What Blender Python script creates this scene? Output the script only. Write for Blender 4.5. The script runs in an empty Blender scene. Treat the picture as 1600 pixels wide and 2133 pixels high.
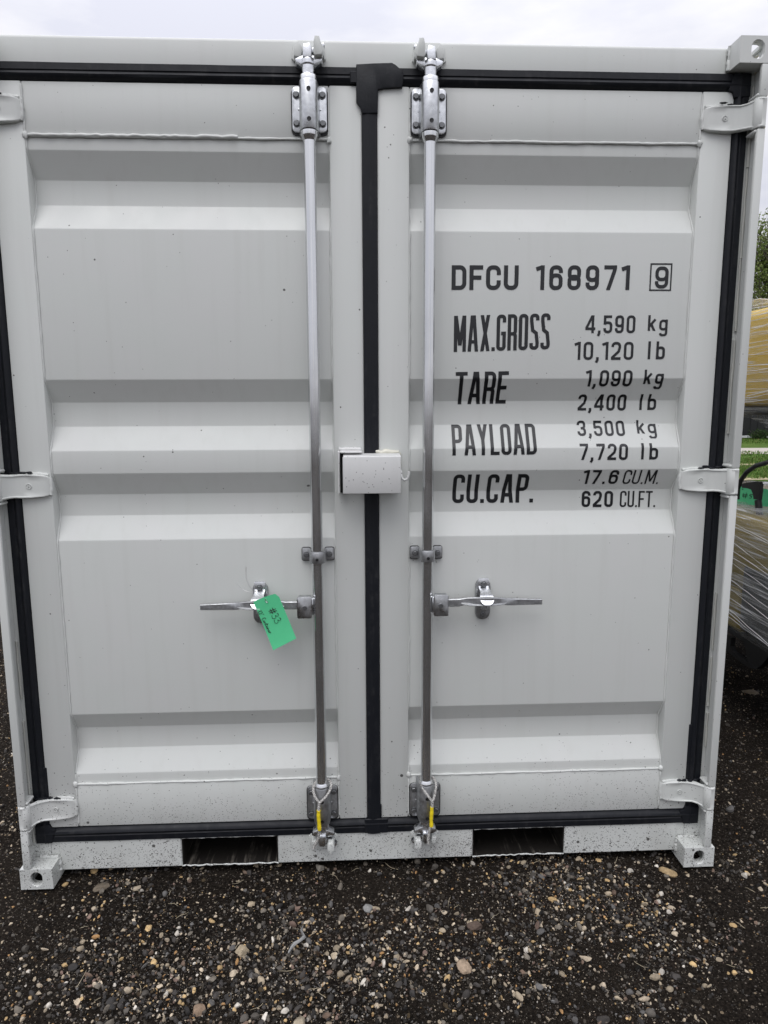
import bpy, bmesh, math, random
import numpy as np
from mathutils import Vector, Matrix, noise as mnoise

R_ = math.radians
scene = bpy.context.scene
random.seed(7); rng = np.random.default_rng(7)

# ------------------------------------------------------------------ camera
CAM = Vector((-0.056, -2.05, 1.482)); FPX = 1450.0
PITCH, YAW, ROLL = 0.156146, 0.044868, -0.003775
def basis():
    cp, sp = math.cos(PITCH), math.sin(PITCH)
    f = Vector((math.sin(YAW) * cp, math.cos(YAW) * cp, -sp))
    r0 = Vector((math.cos(YAW), -math.sin(YAW), 0)); u0 = r0.cross(f)
    cr, sr = math.cos(ROLL), math.sin(ROLL)
    return cr * r0 + sr * u0, -sr * r0 + cr * u0, f
RT, UP, FW = basis()
cam_data = bpy.data.cameras.new('camera'); cam = bpy.data.objects.new('camera', cam_data)
scene.collection.objects.link(cam); scene.camera = cam
cam_data.sensor_fit = 'VERTICAL'; cam_data.sensor_height = 36.0; cam_data.sensor_width = 27.0
cam_data.lens = 36.0 * FPX / 2133.0
cam_data.clip_start = 0.02; cam_data.clip_end = 1000
cam.matrix_world = Matrix(((RT.x, UP.x, -FW.x, CAM.x), (RT.y, UP.y, -FW.y, CAM.y), (RT.z, UP.z, -FW.z, CAM.z), (0, 0, 0, 1)))

def ray(px, py):
    return FW + RT * ((px - 800) / FPX) - UP * ((py - 1066.5) / FPX)
def at(px, py, Y=0.0):                       # measured photo point -> world point at depth Y
    d = ray(px, py); t = (Y - CAM.y) / d.y
    return CAM + d * t
def on_ground(px, py, z=0.0):
    d = ray(px, py); t = (z - CAM.z) / d.z
    return CAM + d * t

# ------------------------------------------------------------------ sky, sun, exposure
SUN_EL, SUN_AZ = R_(62), R_(200)             # overcast: a wide soft sun, high behind the camera
w = bpy.data.worlds.new('World'); scene.world = w; w.use_nodes = True
nt = w.node_tree; N = nt.nodes; L = nt.links
for n in list(N): N.remove(n)
out = N.new('ShaderNodeOutputWorld'); bg = N.new('ShaderNodeBackground'); L.new(bg.outputs[0], out.inputs[0])
sky = N.new('ShaderNodeTexSky'); sky.sky_type = 'NISHITA'; sky.sun_disc = False
sky.sun_elevation = SUN_EL; sky.sun_rotation = SUN_AZ; sky.air_density = 1.0; sky.dust_density = 3.0; sky.ozone_density = 1.0
tc = N.new('ShaderNodeTexCoord'); sep = N.new('ShaderNodeSeparateXYZ'); L.new(tc.outputs['Generated'], sep.inputs[0])
mp = N.new('ShaderNodeMapping'); mp.inputs['Scale'].default_value = (1.3, 1.3, 4.0); L.new(tc.outputs['Generated'], mp.inputs[0])
nz = N.new('ShaderNodeTexNoise'); nz.inputs['Scale'].default_value = 2.6; nz.inputs['Detail'].default_value = 6; nz.inputs['Roughness'].default_value = .55
L.new(mp.outputs[0], nz.inputs['Vector'])
cr = N.new('ShaderNodeValToRGB'); L.new(nz.outputs['Fac'], cr.inputs[0])
cr.color_ramp.elements[0].position = .40; cr.color_ramp.elements[0].color = (7.25, 7.35, 8.25, 1)
cr.color_ramp.elements[1].position = .60; cr.color_ramp.elements[1].color = (8.9, 8.85, 9.2, 1)
# cloud deck brightens towards the zenith, as a real overcast does
ma = N.new('ShaderNodeMath'); ma.operation = 'MULTIPLY_ADD'; ma.use_clamp = False
mx0 = N.new('ShaderNodeMath'); mx0.operation = 'MAXIMUM'; mx0.inputs[1].default_value = 0.0
pw = N.new('ShaderNodeMath'); pw.operation = 'POWER'; pw.inputs[1].default_value = 2.2
L.new(sep.outputs['Z'], mx0.inputs[0]); L.new(mx0.outputs[0], pw.inputs[0]); L.new(pw.outputs[0], ma.inputs[0]); ma.inputs[1].default_value = 1.55; ma.inputs[2].default_value = .84
vm = N.new('ShaderNodeVectorMath'); vm.operation = 'SCALE'; L.new(cr.outputs[0], vm.inputs[0]); L.new(ma.outputs[0], vm.inputs['Scale'])
mix = N.new('ShaderNodeMix'); mix.data_type = 'RGBA'; mix.inputs[0].default_value = .93
L.new(sky.outputs[0], mix.inputs[6]); L.new(vm.outputs[0], mix.inputs[7]); L.new(mix.outputs[2], bg.inputs[0])
bg.inputs[1].default_value = 0.1
sd = bpy.data.lights.new('sun', 'SUN'); sun = bpy.data.objects.new('sun', sd); scene.collection.objects.link(sun)
sd.energy = 1.0; sd.angle = R_(40); sd.color = (1, .985, .96)
sdir = Vector((math.sin(SUN_AZ) * math.cos(SUN_EL), math.cos(SUN_AZ) * math.cos(SUN_EL), math.sin(SUN_EL)))
sun.rotation_euler = sdir.to_track_quat('Z', 'Y').to_euler()
vs = scene.view_settings; vs.view_transform = 'Standard'; vs.look = 'None'; vs.gamma = 1.0; vs.use_curve_mapping = False; vs.exposure = 0.16

# ------------------------------------------------------------------ helpers
def link(o, parent=None):
    scene.collection.objects.link(o)
    if parent is not None: o.parent = parent
    return o
def tag(o, label=None, cat=None, group=None, kind=None):
    if label: o['label'] = label
    if cat: o['category'] = cat
    if group: o['group'] = group
    if kind: o['kind'] = kind
    return o
def empty(name, loc=(0, 0, 0), **k):
    o = bpy.data.objects.new(name, None); o.location = loc; o.empty_display_size = .1
    return tag(link(o), **k)

class MB:
    def __init__(s): s.bm = bmesh.new()
    def box(s, x0, x1, y0, y1, z0, z1, bev=0.0, seg=1, rot=None):
        r = bmesh.ops.create_cube(s.bm, size=1.0); vs_ = r['verts']
        c = Vector(((x0 + x1) / 2, (y0 + y1) / 2, (z0 + z1) / 2))
        for v in vs_:
            v.co = Vector((v.co.x * (x1 - x0), v.co.y * (y1 - y0), v.co.z * (z1 - z0)))
        if bev:
            es = {e for v in vs_ for e in v.link_edges}
            r = bmesh.ops.bevel(s.bm, geom=list(es), offset=bev, segments=seg, profile=.5, affect='EDGES')
            vs_ = list({v for v in vs_ if v.is_valid} | set(r['verts']))
        for v in vs_: v.co = (rot @ v.co if rot else v.co) + c
        return vs_
    def prism(s, pts, y0, y1, bev=0.0, seg=2):           # outline in X,Z extruded along Y
        a = [s.bm.verts.new((p[0], y0, p[1])) for p in pts]; b = [s.bm.verts.new((p[0], y1, p[1])) for p in pts]
        n = len(pts); f1 = s.bm.faces.new(a); f2 = s.bm.faces.new(b[::-1])
        for i in range(n): s.bm.faces.new((a[i], b[i], b[(i + 1) % n], a[(i + 1) % n]))
        bmesh.ops.recalc_face_normals(s.bm, faces=list({f for v in a + b for f in v.link_faces}))
        if bev:
            es = list(f1.edges)
            bmesh.ops.bevel(s.bm, geom=es, offset=bev, segments=seg, profile=.5, affect='EDGES')
    def prismx(s, pts, x0, x1):                          # outline in Y,Z extruded along X
        a = [s.bm.verts.new((x0, p[0], p[1])) for p in pts]; b = [s.bm.verts.new((x1, p[0], p[1])) for p in pts]
        n = len(pts); s.bm.faces.new(a); s.bm.faces.new(b[::-1])
        for i in range(n): s.bm.faces.new((a[i], b[i], b[(i + 1) % n], a[(i + 1) % n]))
        bmesh.ops.recalc_face_normals(s.bm, faces=list({f for v in a + b for f in v.link_faces}))
    def tube(s, pts, r, n=8, cap=True, flat=1.0):
        P = [Vector(p) for p in pts]; rs = r if isinstance(r, (list, tuple)) else [r] * len(P)
        rings = []; prev = None
        for i, p in enumerate(P):
            t = (P[min(i + 1, len(P) - 1)] - P[max(i - 1, 0)]).normalized()
            if prev is None:
                u = t.orthogonal().normalized()
            else:
                u = prev - t * prev.dot(t)
                u = u.normalized() if u.length > 1e-6 else t.orthogonal().normalized()
            prev = u; v = t.cross(u)
            rings.append([s.bm.verts.new(p + (u * math.cos(2 * math.pi * k / n) + v * math.sin(2 * math.pi * k / n) * flat) * rs[i]) for k in range(n)])
        for a, b in zip(rings, rings[1:]):
            for k in range(n): s.bm.faces.new((a[k], a[(k + 1) % n], b[(k + 1) % n], b[k]))
        if cap:
            s.bm.faces.new(rings[0][::-1]); s.bm.faces.new(rings[-1])
    def lathe(s, prof, c, axis='Z', n=24):               # prof: (radius, height)
        rings = []
        for r, h in prof:
            ring = []
            for k in range(n):
                a = 2 * math.pi * k / n
                if axis == 'Z': co = (c[0] + r * math.cos(a), c[1] + r * math.sin(a), c[2] + h)
                elif axis == 'Y': co = (c[0] + r * math.cos(a), c[1] + h, c[2] + r * math.sin(a))
                else: co = (c[0] + h, c[1] + r * math.cos(a), c[2] + r * math.sin(a))
                ring.append(s.bm.verts.new(co))
            rings.append(ring)
        for a, b in zip(rings, rings[1:]):
            for k in range(n): s.bm.faces.new((a[k], a[(k + 1) % n], b[(k + 1) % n], b[k]))
        s.bm.faces.new(rings[0]); s.bm.faces.new(rings[-1][::-1])
    def grid(s, rows, closed_u=False):                    # rows of points -> quads
        V = [[s.bm.verts.new(p) for p in r] for r in rows]
        for a, b in zip(V, V[1:]):
            m = len(a)
            for k in range(m if closed_u else m - 1): s.bm.faces.new((a[k], a[(k + 1) % m], b[(k + 1) % m], b[k]))
        return V
    def build(s, name, m, parent=None, smooth=35, recalc=True):
        if recalc: bmesh.ops.recalc_face_normals(s.bm, faces=s.bm.faces[:])
        me = bpy.data.meshes.new(name); s.bm.to_mesh(me); s.bm.free()
        if smooth:
            for p in me.polygons: p.use_smooth = True
            try: me.set_sharp_from_angle(angle=R_(smooth))
            except Exception: pass
        me.materials.append(m)
        return link(bpy.data.objects.new(name, me), parent)

def build_loose(b, name, m, parent=None, smooth=35, gap=.002):
    """one object for every cluster of touching pieces"""
    bm = b.bm; bm.verts.ensure_lookup_table(); seen = set(); isl = []
    for v in bm.verts:
        if v in seen: continue
        st = [v]; seen.add(v); c = []
        while st:
            q = st.pop(); c.append(q)
            for e in q.link_edges:
                o = e.other_vert(q)
                if o not in seen: seen.add(o); st.append(o)
        lo = [min(q.co[i] for q in c) - gap for i in range(3)]; hi = [max(q.co[i] for q in c) + gap for i in range(3)]
        isl.append([lo, hi, c])
    merged = True
    while merged:
        merged = False
        for i in range(len(isl)):
            for j in range(i + 1, len(isl)):
                A, B = isl[i], isl[j]
                if all(A[0][k] <= B[1][k] and B[0][k] <= A[1][k] for k in range(3)):
                    isl[i] = [[min(A[0][k], B[0][k]) for k in range(3)], [max(A[1][k], B[1][k]) for k in range(3)], A[2] + B[2]]
                    del isl[j]; merged = True; break
            if merged: break
    out_ = []
    for lo, hi, c in isl:
        n = MB(); mp_ = {q: n.bm.verts.new(q.co) for q in c}
        for f in {f for q in c for f in q.link_faces}: n.bm.faces.new([mp_[q] for q in f.verts])
        out_.append(n.build(name, m, parent, smooth))
    bm.free(); return out_

def rrect(cx, cz, w_, h_, r, n=5):
    pts = []
    for qx, qz, a0 in ((1, 1, 0), (-1, 1, 90), (-1, -1, 180), (1, -1, 270)):
        for k in range(n + 1):
            a = R_(a0 + 90 * k / n)
            pts.append((cx + qx * (w_ / 2 - r) + r * math.cos(a), cz + qz * (h_ / 2 - r) + r * math.sin(a)))
    return pts

# ------------------------------------------------------------------ materials
def mat(name, col, rough=.5, metal=0.0, spec=.5):
    m = bpy.data.materials.new(name); m.use_nodes = True
    b = m.node_tree.nodes['Principled BSDF']
    b.inputs['Base Color'].default_value = (*col, 1); b.inputs['Roughness'].default_value = rough
    b.inputs['Metallic'].default_value = metal; b.inputs['Specular IOR Level'].default_value = spec
    return m
class NT:
    def __init__(s, m): s.t = m.node_tree; s.b = s.t.nodes['Principled BSDF']
    def n(s, typ, **kw):
        n = s.t.nodes.new('ShaderNode' + typ)
        for k, v in kw.items():
            if hasattr(n, k) and not isinstance(v, tuple): setattr(n, k, v)
        return n
    def l(s, a, b): s.t.links.new(a, b)
    def pos(s, scale=(1, 1, 1)):
        g = s.n('TexCoord'); mpn = s.n('Mapping'); mpn.inputs['Scale'].default_value = scale
        s.l(g.outputs['Object'], mpn.inputs[0]); return mpn.outputs[0]
    def noise(s, vec, scale, detail=4, rough=.5):
        n = s.n('TexNoise'); n.inputs['Scale'].default_value = scale; n.inputs['Detail'].default_value = detail; n.inputs['Roughness'].default_value = rough
        s.l(vec, n.inputs['Vector']); return n.outputs['Fac']
    def ramp(s, fac, stops):
        r = s.n('ValToRGB'); s.l(fac, r.inputs[0]); e = r.color_ramp.elements
        while len(e) < len(stops): e.new(.5)
        for q, (p, c) in zip(e, stops): q.position = p; q.color = (*c, 1) if len(c) == 3 else c
        return r.outputs[0]
    def mixc(s, fac, a, b, mode='MIX'):
        m = s.n('Mix'); m.data_type = 'RGBA'; m.blend_type = mode
        for sock, v in ((m.inputs[0], fac), (m.inputs[6], a), (m.inputs[7], b)):
            if hasattr(v, 'is_output'): s.l(v, sock)
            elif isinstance(v, tuple): sock.default_value = (*v, 1)
            else: sock.default_value = v
        return m.outputs[2]
    def math(s, op, a, b=0.0, clamp=False):
        m = s.n('Math'); m.operation = op; m.use_clamp = clamp
        for sock, v in ((m.inputs[0], a), (m.inputs[1], b)):
            if hasattr(v, 'is_output'): s.l(v, sock)
            else: sock.default_value = v
        return m.outputs[0]
    def maprange(s, v, a, b, c=0.0, d=1.0):
        m = s.n('MapRange'); s.l(v, m.inputs[0])
        for i, q in enumerate((a, b, c, d)): m.inputs[i + 1].default_value = q
        return m.outputs[0]
    def bump(s, h, strength=.2, dist=.002, after=None):
        b = s.n('Bump'); b.inputs['Strength'].default_value = strength; b.inputs['Distance'].default_value = dist
        s.l(h, b.inputs['Height'])
        if after is not None: s.l(after, b.inputs['Normal'])
        s.l(b.outputs[0], s.b.inputs['Normal']); return b.outputs[0]

def paint_mat(name, col, spots=.5):
    m = mat(name, col, .42); t = NT(m); p = t.pos()
    c = t.mixc(t.math('MULTIPLY', t.noise(p, 2.3, 5), .6), tuple(x * 1.02 for x in col), tuple(x * .95 for x in col))
    c = t.mixc(t.maprange(t.noise(p, 5.5, 4, .6), .35, .65), t.mixc(.035, c, (.50, .64, .56)), t.mixc(.035, c, (.66, .56, .64)))
    # faint grimy runs
    pv = t.pos((22, 22, 1.2))
    runs = t.maprange(t.noise(pv, 1.5, 4), .52, .78, 0, .13)
    c = t.mixc(runs, c, tuple(x * .72 for x in (col[0], col[1] * .98, col[2] * .93)))
    # sparse dust nibs all over, and mud splash thick on the sill
    sx = t.n('SeparateXYZ'); t.l(p, sx.inputs[0])
    low = t.maprange(sx.outputs['Z'], .46, .05, 0.0, 1.0)
    low = t.math('POWER', low, 3.0)
    for scl, base, gain, seed in ((330, .003, .70, 0.0), (190, .0022, .26, 4.0), (90, .0005, .03, 9.0)):
        vo = t.n('TexVoronoi'); vo.inputs['Scale'].default_value = scl
        off = t.n('VectorMath'); off.operation = 'ADD'; off.inputs[1].default_value = (seed, seed, seed); t.l(p, off.inputs[0]); t.l(off.outputs[0], vo.inputs['Vector'])
        sep_ = t.n('SeparateColor'); t.l(vo.outputs['Color'], sep_.inputs[0])
        prob = t.math('MULTIPLY_ADD', low, gain); prob.node.inputs[2].default_value = base * spots
        clump = t.maprange(t.noise(p, 5.5, 3), .35, .7, .25, 1.5)
        prob = t.math('MULTIPLY', prob, clump)
        hit = t.math('LESS_THAN', sep_.outputs[0], prob)
        size = t.math('MULTIPLY_ADD', sep_.outputs[1], .32); size.node.inputs[2].default_value = .16
        near = t.math('LESS_THAN', vo.outputs['Distance'], size)
        c = t.mixc(t.math('MULTIPLY', t.math('MULTIPLY', hit, near), .88), c, (.045, .042, .038))
    # mud film low on the steel
    film = t.math('MULTIPLY', t.maprange(t.noise(p, 9, 5), .45, .75, 0, .22), low)
    c = t.mixc(film, c, (.16, .15, .13))
    t.l(c, t.b.inputs['Base Color'])
    b1 = t.bump(t.noise(p, 420, 2), .10, .0012)
    t.bump(t.noise(p, 3.5, 2), .05, .02, b1)
    t.l(t.maprange(t.noise(p, 14, 4), .3, .7, .36, .50), t.b.inputs['Roughness'])
    return m
PAINT = paint_mat('light_grey_container_paint', (.588, .603, .582))
PAINT2 = paint_mat('lock_box_paint', (.615, .618, .61), 14.0)
SEALANT = mat('old_sealant', (.47, .475, .44), .7)
def rubber():
    m = mat('black_rubber', (.0060, .0072, .0105), .5, 0, .3); t = NT(m); p = t.pos()
    d = t.maprange(t.noise(t.pos((30, 30, 3)), 2, 5), .5, .85, 0, .5)
    d = t.math('MULTIPLY', d, t.maprange(t.noise(p, 60, 3), .4, .7, 0, 1))
    t.l(t.mixc(d, (.0060, .0072, .0105), (.07, .07, .07)), t.b.inputs['Base Color'])
    t.l(t.maprange(t.noise(p, 25, 4), .3, .7, .46, .64), t.b.inputs['Roughness'])
    t.bump(t.noise(p, 160, 3), .18, .002); return m
RUBBER = rubber()
def zinc(name, col, r0, r1, scale=90):
    m = mat(name, col, .4, 1.0); t = NT(m); p = t.pos()
    t.l(t.mixc(t.maprange(t.noise(p, scale, 4), .35, .7), tuple(x * .78 for x in col), col), t.b.inputs['Base Color'])
    t.l(t.maprange(t.noise(p, scale * .45, 4), .3, .7, r0, r1), t.b.inputs['Roughness'])
    t.bump(t.noise(p, scale * 5, 2), .12, .001); return m
ZINC = zinc('galvanised_steel', (.66, .675, .69), .22, .42)
ZINCDULL = zinc('dull_zinc_casting', (.50, .51, .52), .38, .58, 160)
PLATED = zinc('bright_plated_steel', (.80, .815, .84), .18, .36)
def rod_mat():
    m = mat('galvanised_tube', (.70, .71, .72), .2, .93); t = NT(m)
    ps = t.pos((90, 90, 1.6)); p = t.pos()
    t.l(t.mixc(t.maprange(t.noise(ps, 1.5, 4), .35, .7), (.66, .67, .68), (.75, .76, .77)), t.b.inputs['Base Color'])
    t.l(t.maprange(t.noise(t.pos((6, 6, 3)), 3, 3), .3, .7, .11, .24), t.b.inputs['Roughness'])
    t.bump(t.noise(t.pos((60, 60, 3)), 2, 2), .012, .001); return m
ROD = rod_mat()
BOLT = mat('grey_bolt_steel', (.20, .205, .21), .42, .85)
BLACKHOLE = mat('black_plug', (.006, .006, .007), .6)
BLACKPAD = mat('black_pad', (.008, .008, .009), .6)
INK = mat('black_vinyl_lettering', (.010, .011, .013), .33)
MARKER = mat('black_marker_ink', (.012, .012, .014), .6)
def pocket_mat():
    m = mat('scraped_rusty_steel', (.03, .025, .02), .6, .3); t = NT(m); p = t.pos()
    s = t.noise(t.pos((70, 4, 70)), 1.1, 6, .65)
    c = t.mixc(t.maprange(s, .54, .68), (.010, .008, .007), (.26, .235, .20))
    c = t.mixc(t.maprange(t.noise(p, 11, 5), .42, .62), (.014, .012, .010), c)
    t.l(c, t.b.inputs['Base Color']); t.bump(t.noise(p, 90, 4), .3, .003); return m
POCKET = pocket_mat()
def tagm():
    m = mat('green_card', (.085, .62, .27), .65); t = NT(m); p = t.pos()
    t.l(t.mixc(t.noise(p, 40, 4), (.085, .57, .26), (.11, .63, .31)), t.b.inputs['Base Color'])
    t.bump(t.noise(p, 25, 3), .1, .004); return m
GREEN = tagm()
WIRE = mat('thin_steel_wire', (.75, .75, .75), .3, .8)
def rope_m():
    m = mat('braided_white_rope', (.62, .61, .58), .8); t = NT(m); p = t.pos()
    t.l(t.mixc(t.maprange(t.noise(p, 420, 2), .42, .6), (.16, .15, .14), (.70, .69, .66)), t.b.inputs['Base Color'])
    t.bump(t.noise(p, 350, 2), .8, .004); return m
ROPE = rope_m()
YELLOWTAPE = mat('yellow_sleeve', (.80, .62, .02), .4)

# ------------------------------------------------------------------ ground height
waves = [(rng.uniform(4, 9), rng.uniform(0, 6.28), rng.uniform(0, 6.28), .0035) for _ in range(6)] + \
        [(rng.uniform(14, 30), rng.uniform(0, 6.28), rng.uniform(0, 6.28), .0021) for _ in range(9)] + \
        [(rng.uniform(40, 90), rng.uniform(0, 6.28), rng.uniform(0, 6.28), .0007) for _ in range(10)]
def gh(x, y):
    z = 0
    for k, a, ph, amp in waves: z = z + amp * np.sin(k * (x * math.cos(a) + y * math.sin(a)) + ph)
    under = np.clip((1.25 - np.abs(x)) / .12, 0, 1) * np.clip((y + .16) / .10, 0, 1) * np.clip((3.9 - y) / .1, 0, 1)
    return z * (1 - .65 * under) - .006 - .004 * under

# ------------------------------------------------------------------ ground, road, grass (the setting)
def axis(lo, hi, step, far):
    a = list(np.arange(lo, hi + 1e-6, step)); s = step
    r = []; x = a[-1]
    while x < far: s *= 1.22; x += s; r.append(x)
    l = []; x = a[0]; s = step
    while x > -far: s *= 1.22; x -= s; l.append(x)
    return np.array(l[::-1] + a + r)
def np_mesh(name, co, faces, m, smooth=True, nverts=4):
    me = bpy.data.meshes.new(name); nf = len(faces)
    me.vertices.add(len(co)); me.vertices.foreach_set('co', np.asarray(co, np.float32).ravel())
    me.loops.add(nf * nverts); me.loops.foreach_set('vertex_index', np.asarray(faces, np.int32).ravel())
    me.polygons.add(nf); me.polygons.foreach_set('loop_start', np.arange(0, nf * nverts, nverts, dtype=np.int32))
    me.polygons.foreach_set('loop_total', np.full(nf, nverts, np.int32))
    if smooth: me.polygons.foreach_set('use_smooth', np.ones(nf, bool))
    me.update(); me.validate(); me.materials.append(m)
    return bpy.data.objects.new(name, me)
xs = axis(-2.2, 2.8, .022, 260); ys = axis(-1.1, 1.6, .022, 260)
GX, GY = np.meshgrid(xs, ys)
fade = np.clip(1 - (np.hypot(GX, GY) - 6) / 6, 0, 1)
GZ = gh(GX, GY) * fade + (-.006) * (1 - fade)
nx, ny = len(xs), len(ys); idx = np.arange(nx * ny).reshape(ny, nx)
gf = np.stack([idx[:-1, :-1], idx[:-1, 1:], idx[1:, 1:], idx[1:, :-1]], -1).reshape(-1, 4)
def soil():
    m = mat('dark_damp_soil', (.012, .0105, .0095), .95, 0, .06); t = NT(m); p = t.pos()
    base = t.mixc(t.maprange(t.noise(p, 2.2, 6, .6), .36, .66), (.0046, .0038, .0033), (.0165, .0130, .0102))
    base = t.mixc(t.maprange(t.noise(p, 120, 6, .7), .42, .68), base, (.040, .032, .025))
    for scl, pr, cola, colb in ((230, .20, (.22, .19, .15), (.07, .065, .06)), (120, .10, (.30, .25, .19), (.10, .09, .085)), (75, .05, (.33, .25, .16), (.12, .11, .10))):
        vo = t.n('TexVoronoi'); vo.inputs['Scale'].default_value = scl; t.l(p, vo.inputs['Vector'])
        sc_ = t.n('SeparateColor'); t.l(vo.outputs['Color'], sc_.inputs[0])
        hit = t.math('LESS_THAN', sc_.outputs[0], pr); near = t.math('LESS_THAN', vo.outputs['Distance'], .34)
        base = t.mixc(t.math('MULTIPLY', hit, near), base, t.mixc(sc_.outputs[1], cola, colb))
    t.l(base, t.b.inputs['Base Color'])
    b1 = t.bump(t.noise(p, 55, 8, .75), .9, .02)
    t.bump(t.noise(p, 260, 4, .7), .8, .004, b1); return m
SOIL = soil()
g = np_mesh('ground', np.stack([GX, GY, GZ], -1).reshape(-1, 3), gf, SOIL); link(g); tag(g, kind='structure')

def lawn_mat():
    m = mat('lawn_soil', (.07, .13, .025), .9, 0, .1); t = NT(m); p = t.pos()
    c = t.mixc(t.maprange(t.noise(p, .8, 6), .35, .65), (.055, .115, .020), (.105, .165, .035))
    c = t.mixc(t.maprange(t.noise(p, 9, 6), .5, .8, 0, .5), c, (.16, .19, .06))
    t.l(c, t.b.inputs['Base Color']); t.bump(t.noise(p, 40, 5), 1, .05); return m
LAWN = lawn_mat()
def sheet(name, pts, z, m, kind='structure'):
    b = MB(); V = [b.bm.verts.new((x, y, z)) for x, y in pts]; b.bm.faces.new(V)
    o = b.build(name, m, None, 0); tag(o, kind=kind); return o
def edge(y0, seed, a=.25):
    r = random.Random(seed)
    return [(x, y0 + .0 * x + r.uniform(-a, a)) for x in np.arange(-60, 90.1, .6)]
Y1 = 10.6
lawn_pts = edge(Y1, 3) + [(90, 120), (-60, 120)]
sheet('lawn', lawn_pts, .010, LAWN)
pathm = mat('pale_concrete', (.62, .56, .50), .8); t_ = NT(pathm); t_.l(t_.mixc(t_.noise(t_.pos(), 3, 6), (.38, .345, .305), (.46, .42, .375)), t_.b.inputs['Base Color'])
sheet('path', [(-60, 18.9), (90, 14.9 + 0), (90, 17.2), (-60, 21.6)], .016, pathm)
strawm = mat('dry_straw', (.48, .39, .22), .9); t_ = NT(strawm)
t_.l(t_.mixc(t_.maprange(t_.noise(t_.pos((1, 1, 1)), 16, 6, .7), .4, .62), (.10, .10, .035), (.56, .47, .30)), t_.b.inputs['Base Color'])
def band(y0, y1, a, s1, s2): return edge(y0, s1, a) + edge(y1, s2, a)[::-1]
sheet('straw_strip', band(Y1 - .15, Y1 + .55, .22, 11, 12), .022, strawm)
sheet('worn_strip', band(13.4, 14.1, .25, 21, 22), .020, strawm)

# ------------------------------------------------------------------ the container
CL = 3.66
cont = empty('shipping_container', (0, 0, 0), label='light grey steel shipping container with two corrugated doors, standing on dark gravel', cat='shipping container')
SILL_Z, SEAL_B, SEAL_T, TOPZ, CASTH = .019, .120, .377 + 2.0, 2.448, .067
HX = 1.092
# --- corner castings: hollow blocks with oval holes
def holed_plate(b, w_, h_, t, hw, hh, M, hx=0, hz=0):
    """plate in local X,Z with an oval hole, thickness t along local +Y"""
    n = 32; ov = []
    r = min(hw, hh) / 2
    for k in range(n):
        a = 2 * math.pi * (k + .5) / n; c_, s_ = math.cos(a), math.sin(a)
        x = r * c_ + (math.copysign(hw / 2 - r, c_)); z = r * s_ + (math.copysign(hh / 2 - r, s_))
        ov.append((hx + x, hz + z))
    rc = []
    for k in range(n):
        x, z = ov[k][0] - hx, ov[k][1] - hz
        a = 2 * math.pi * (k + .5) / n; c_, s_ = math.cos(a), math.sin(a)
        q = max(abs(c_), abs(s_)); rc.append((c_ / q * w_ / 2, s_ / q * h_ / 2))
    def ring(pts, y): return [b.bm.verts.new(M @ Vector((p[0], y, p[1]))) for p in pts]
    # force exact corners
    for k, (x, z) in enumerate(rc):
        if abs(abs(x) - w_ / 2) < w_ * .13 and abs(abs(z) - h_ / 2) < h_ * .13: rc[k] = (math.copysign(w_ / 2, x), math.copysign(h_ / 2, z))
    ovb = [(hx + (x - hx) * 1.09, hz + (z - hz) * 1.09) for x, z in ov]
    a, b2, ch, c, d = ring(rc, 0), ring(ovb, 0), ring(ov, t * .22), ring(ov, t), ring(rc, t)
    for k in range(n):
        j = (k + 1) % n
        for p, q in ((a, b2), (b2, ch), (ch, c), (c, d), (d, a)):
            b.bm.faces.new((p[k], p[j], q[j], q[k]))
def casting(x0, x1, y0, y1, z0, z1, sx, sy, sz):
    b = MB(); t = .012; cx, cy, cz = (x0 + x1) / 2, (y0 + y1) / 2, (z0 + z1) / 2
    W, D, H = x1 - x0, y1 - y0, z1 - z0
    # front/rear face with the oval hole
    if sy < 0: M = Matrix.Translation((cx, y0, cz))
    else: M = Matrix.Translation((cx, y1, cz)) @ Matrix.Rotation(math.pi, 4, 'Z')
    holed_plate(b, W, H, t, .034, .045, M)
    # outer side
    if sx > 0: M = Matrix.Translation((x1, cy, cz)) @ Matrix.Rotation(math.pi / 2, 4, 'Z')
    else: M = Matrix.Translation((x0, cy, cz)) @ Matrix.Rotation(-math.pi / 2, 4, 'Z')
    holed_plate(b, D - 2 * t, H, t, .046, .036, M)
    # top (or bottom)
    if sz > 0: M = Matrix.Translation((cx, cy, z1)) @ Matrix.Rotation(-math.pi / 2, 4, 'X')
    else: M = Matrix.Translation((cx, cy, z0)) @ Matrix.Rotation(math.pi / 2, 4, 'X')
    holed_plate(b, W - 2 * t - .002, D - 2 * t - .002, t, .056, .112, M)
    e = .0005
    b.box(x0 + e, x1 - e, *((y1 - t, y1) if sy < 0 else (y0, y0 + t)), z0 + e, z1 - e)
    b.box(*((x0, x0 + t) if sx > 0 else (x1 - t, x1)), y0 + t + e, y1 - t - e, z0 + e, z1 - e)
    b.box(x0 + t + e, x1 - t - e, y0 + t + e, y1 - t - e, *((z0 + e, z0 + t) if sz > 0 else (z1 - t, z1 - e)))
    return b.build('corner_casting', PAINT, cont, 30)
for sx in (-1, 1):
    xa, xb = (HX - .098, HX) if sx > 0 else (-HX, -HX + .098)
    for y0, y1, sy in ((-.06, .10, -1), (CL - .16, CL, 1)):
        casting(xa, xb, y0, y1, TOPZ - CASTH, TOPZ, sx, sy, 1)
        casting(xa, xb, y0, y1, .0, CASTH, sx, sy, -1)
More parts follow.
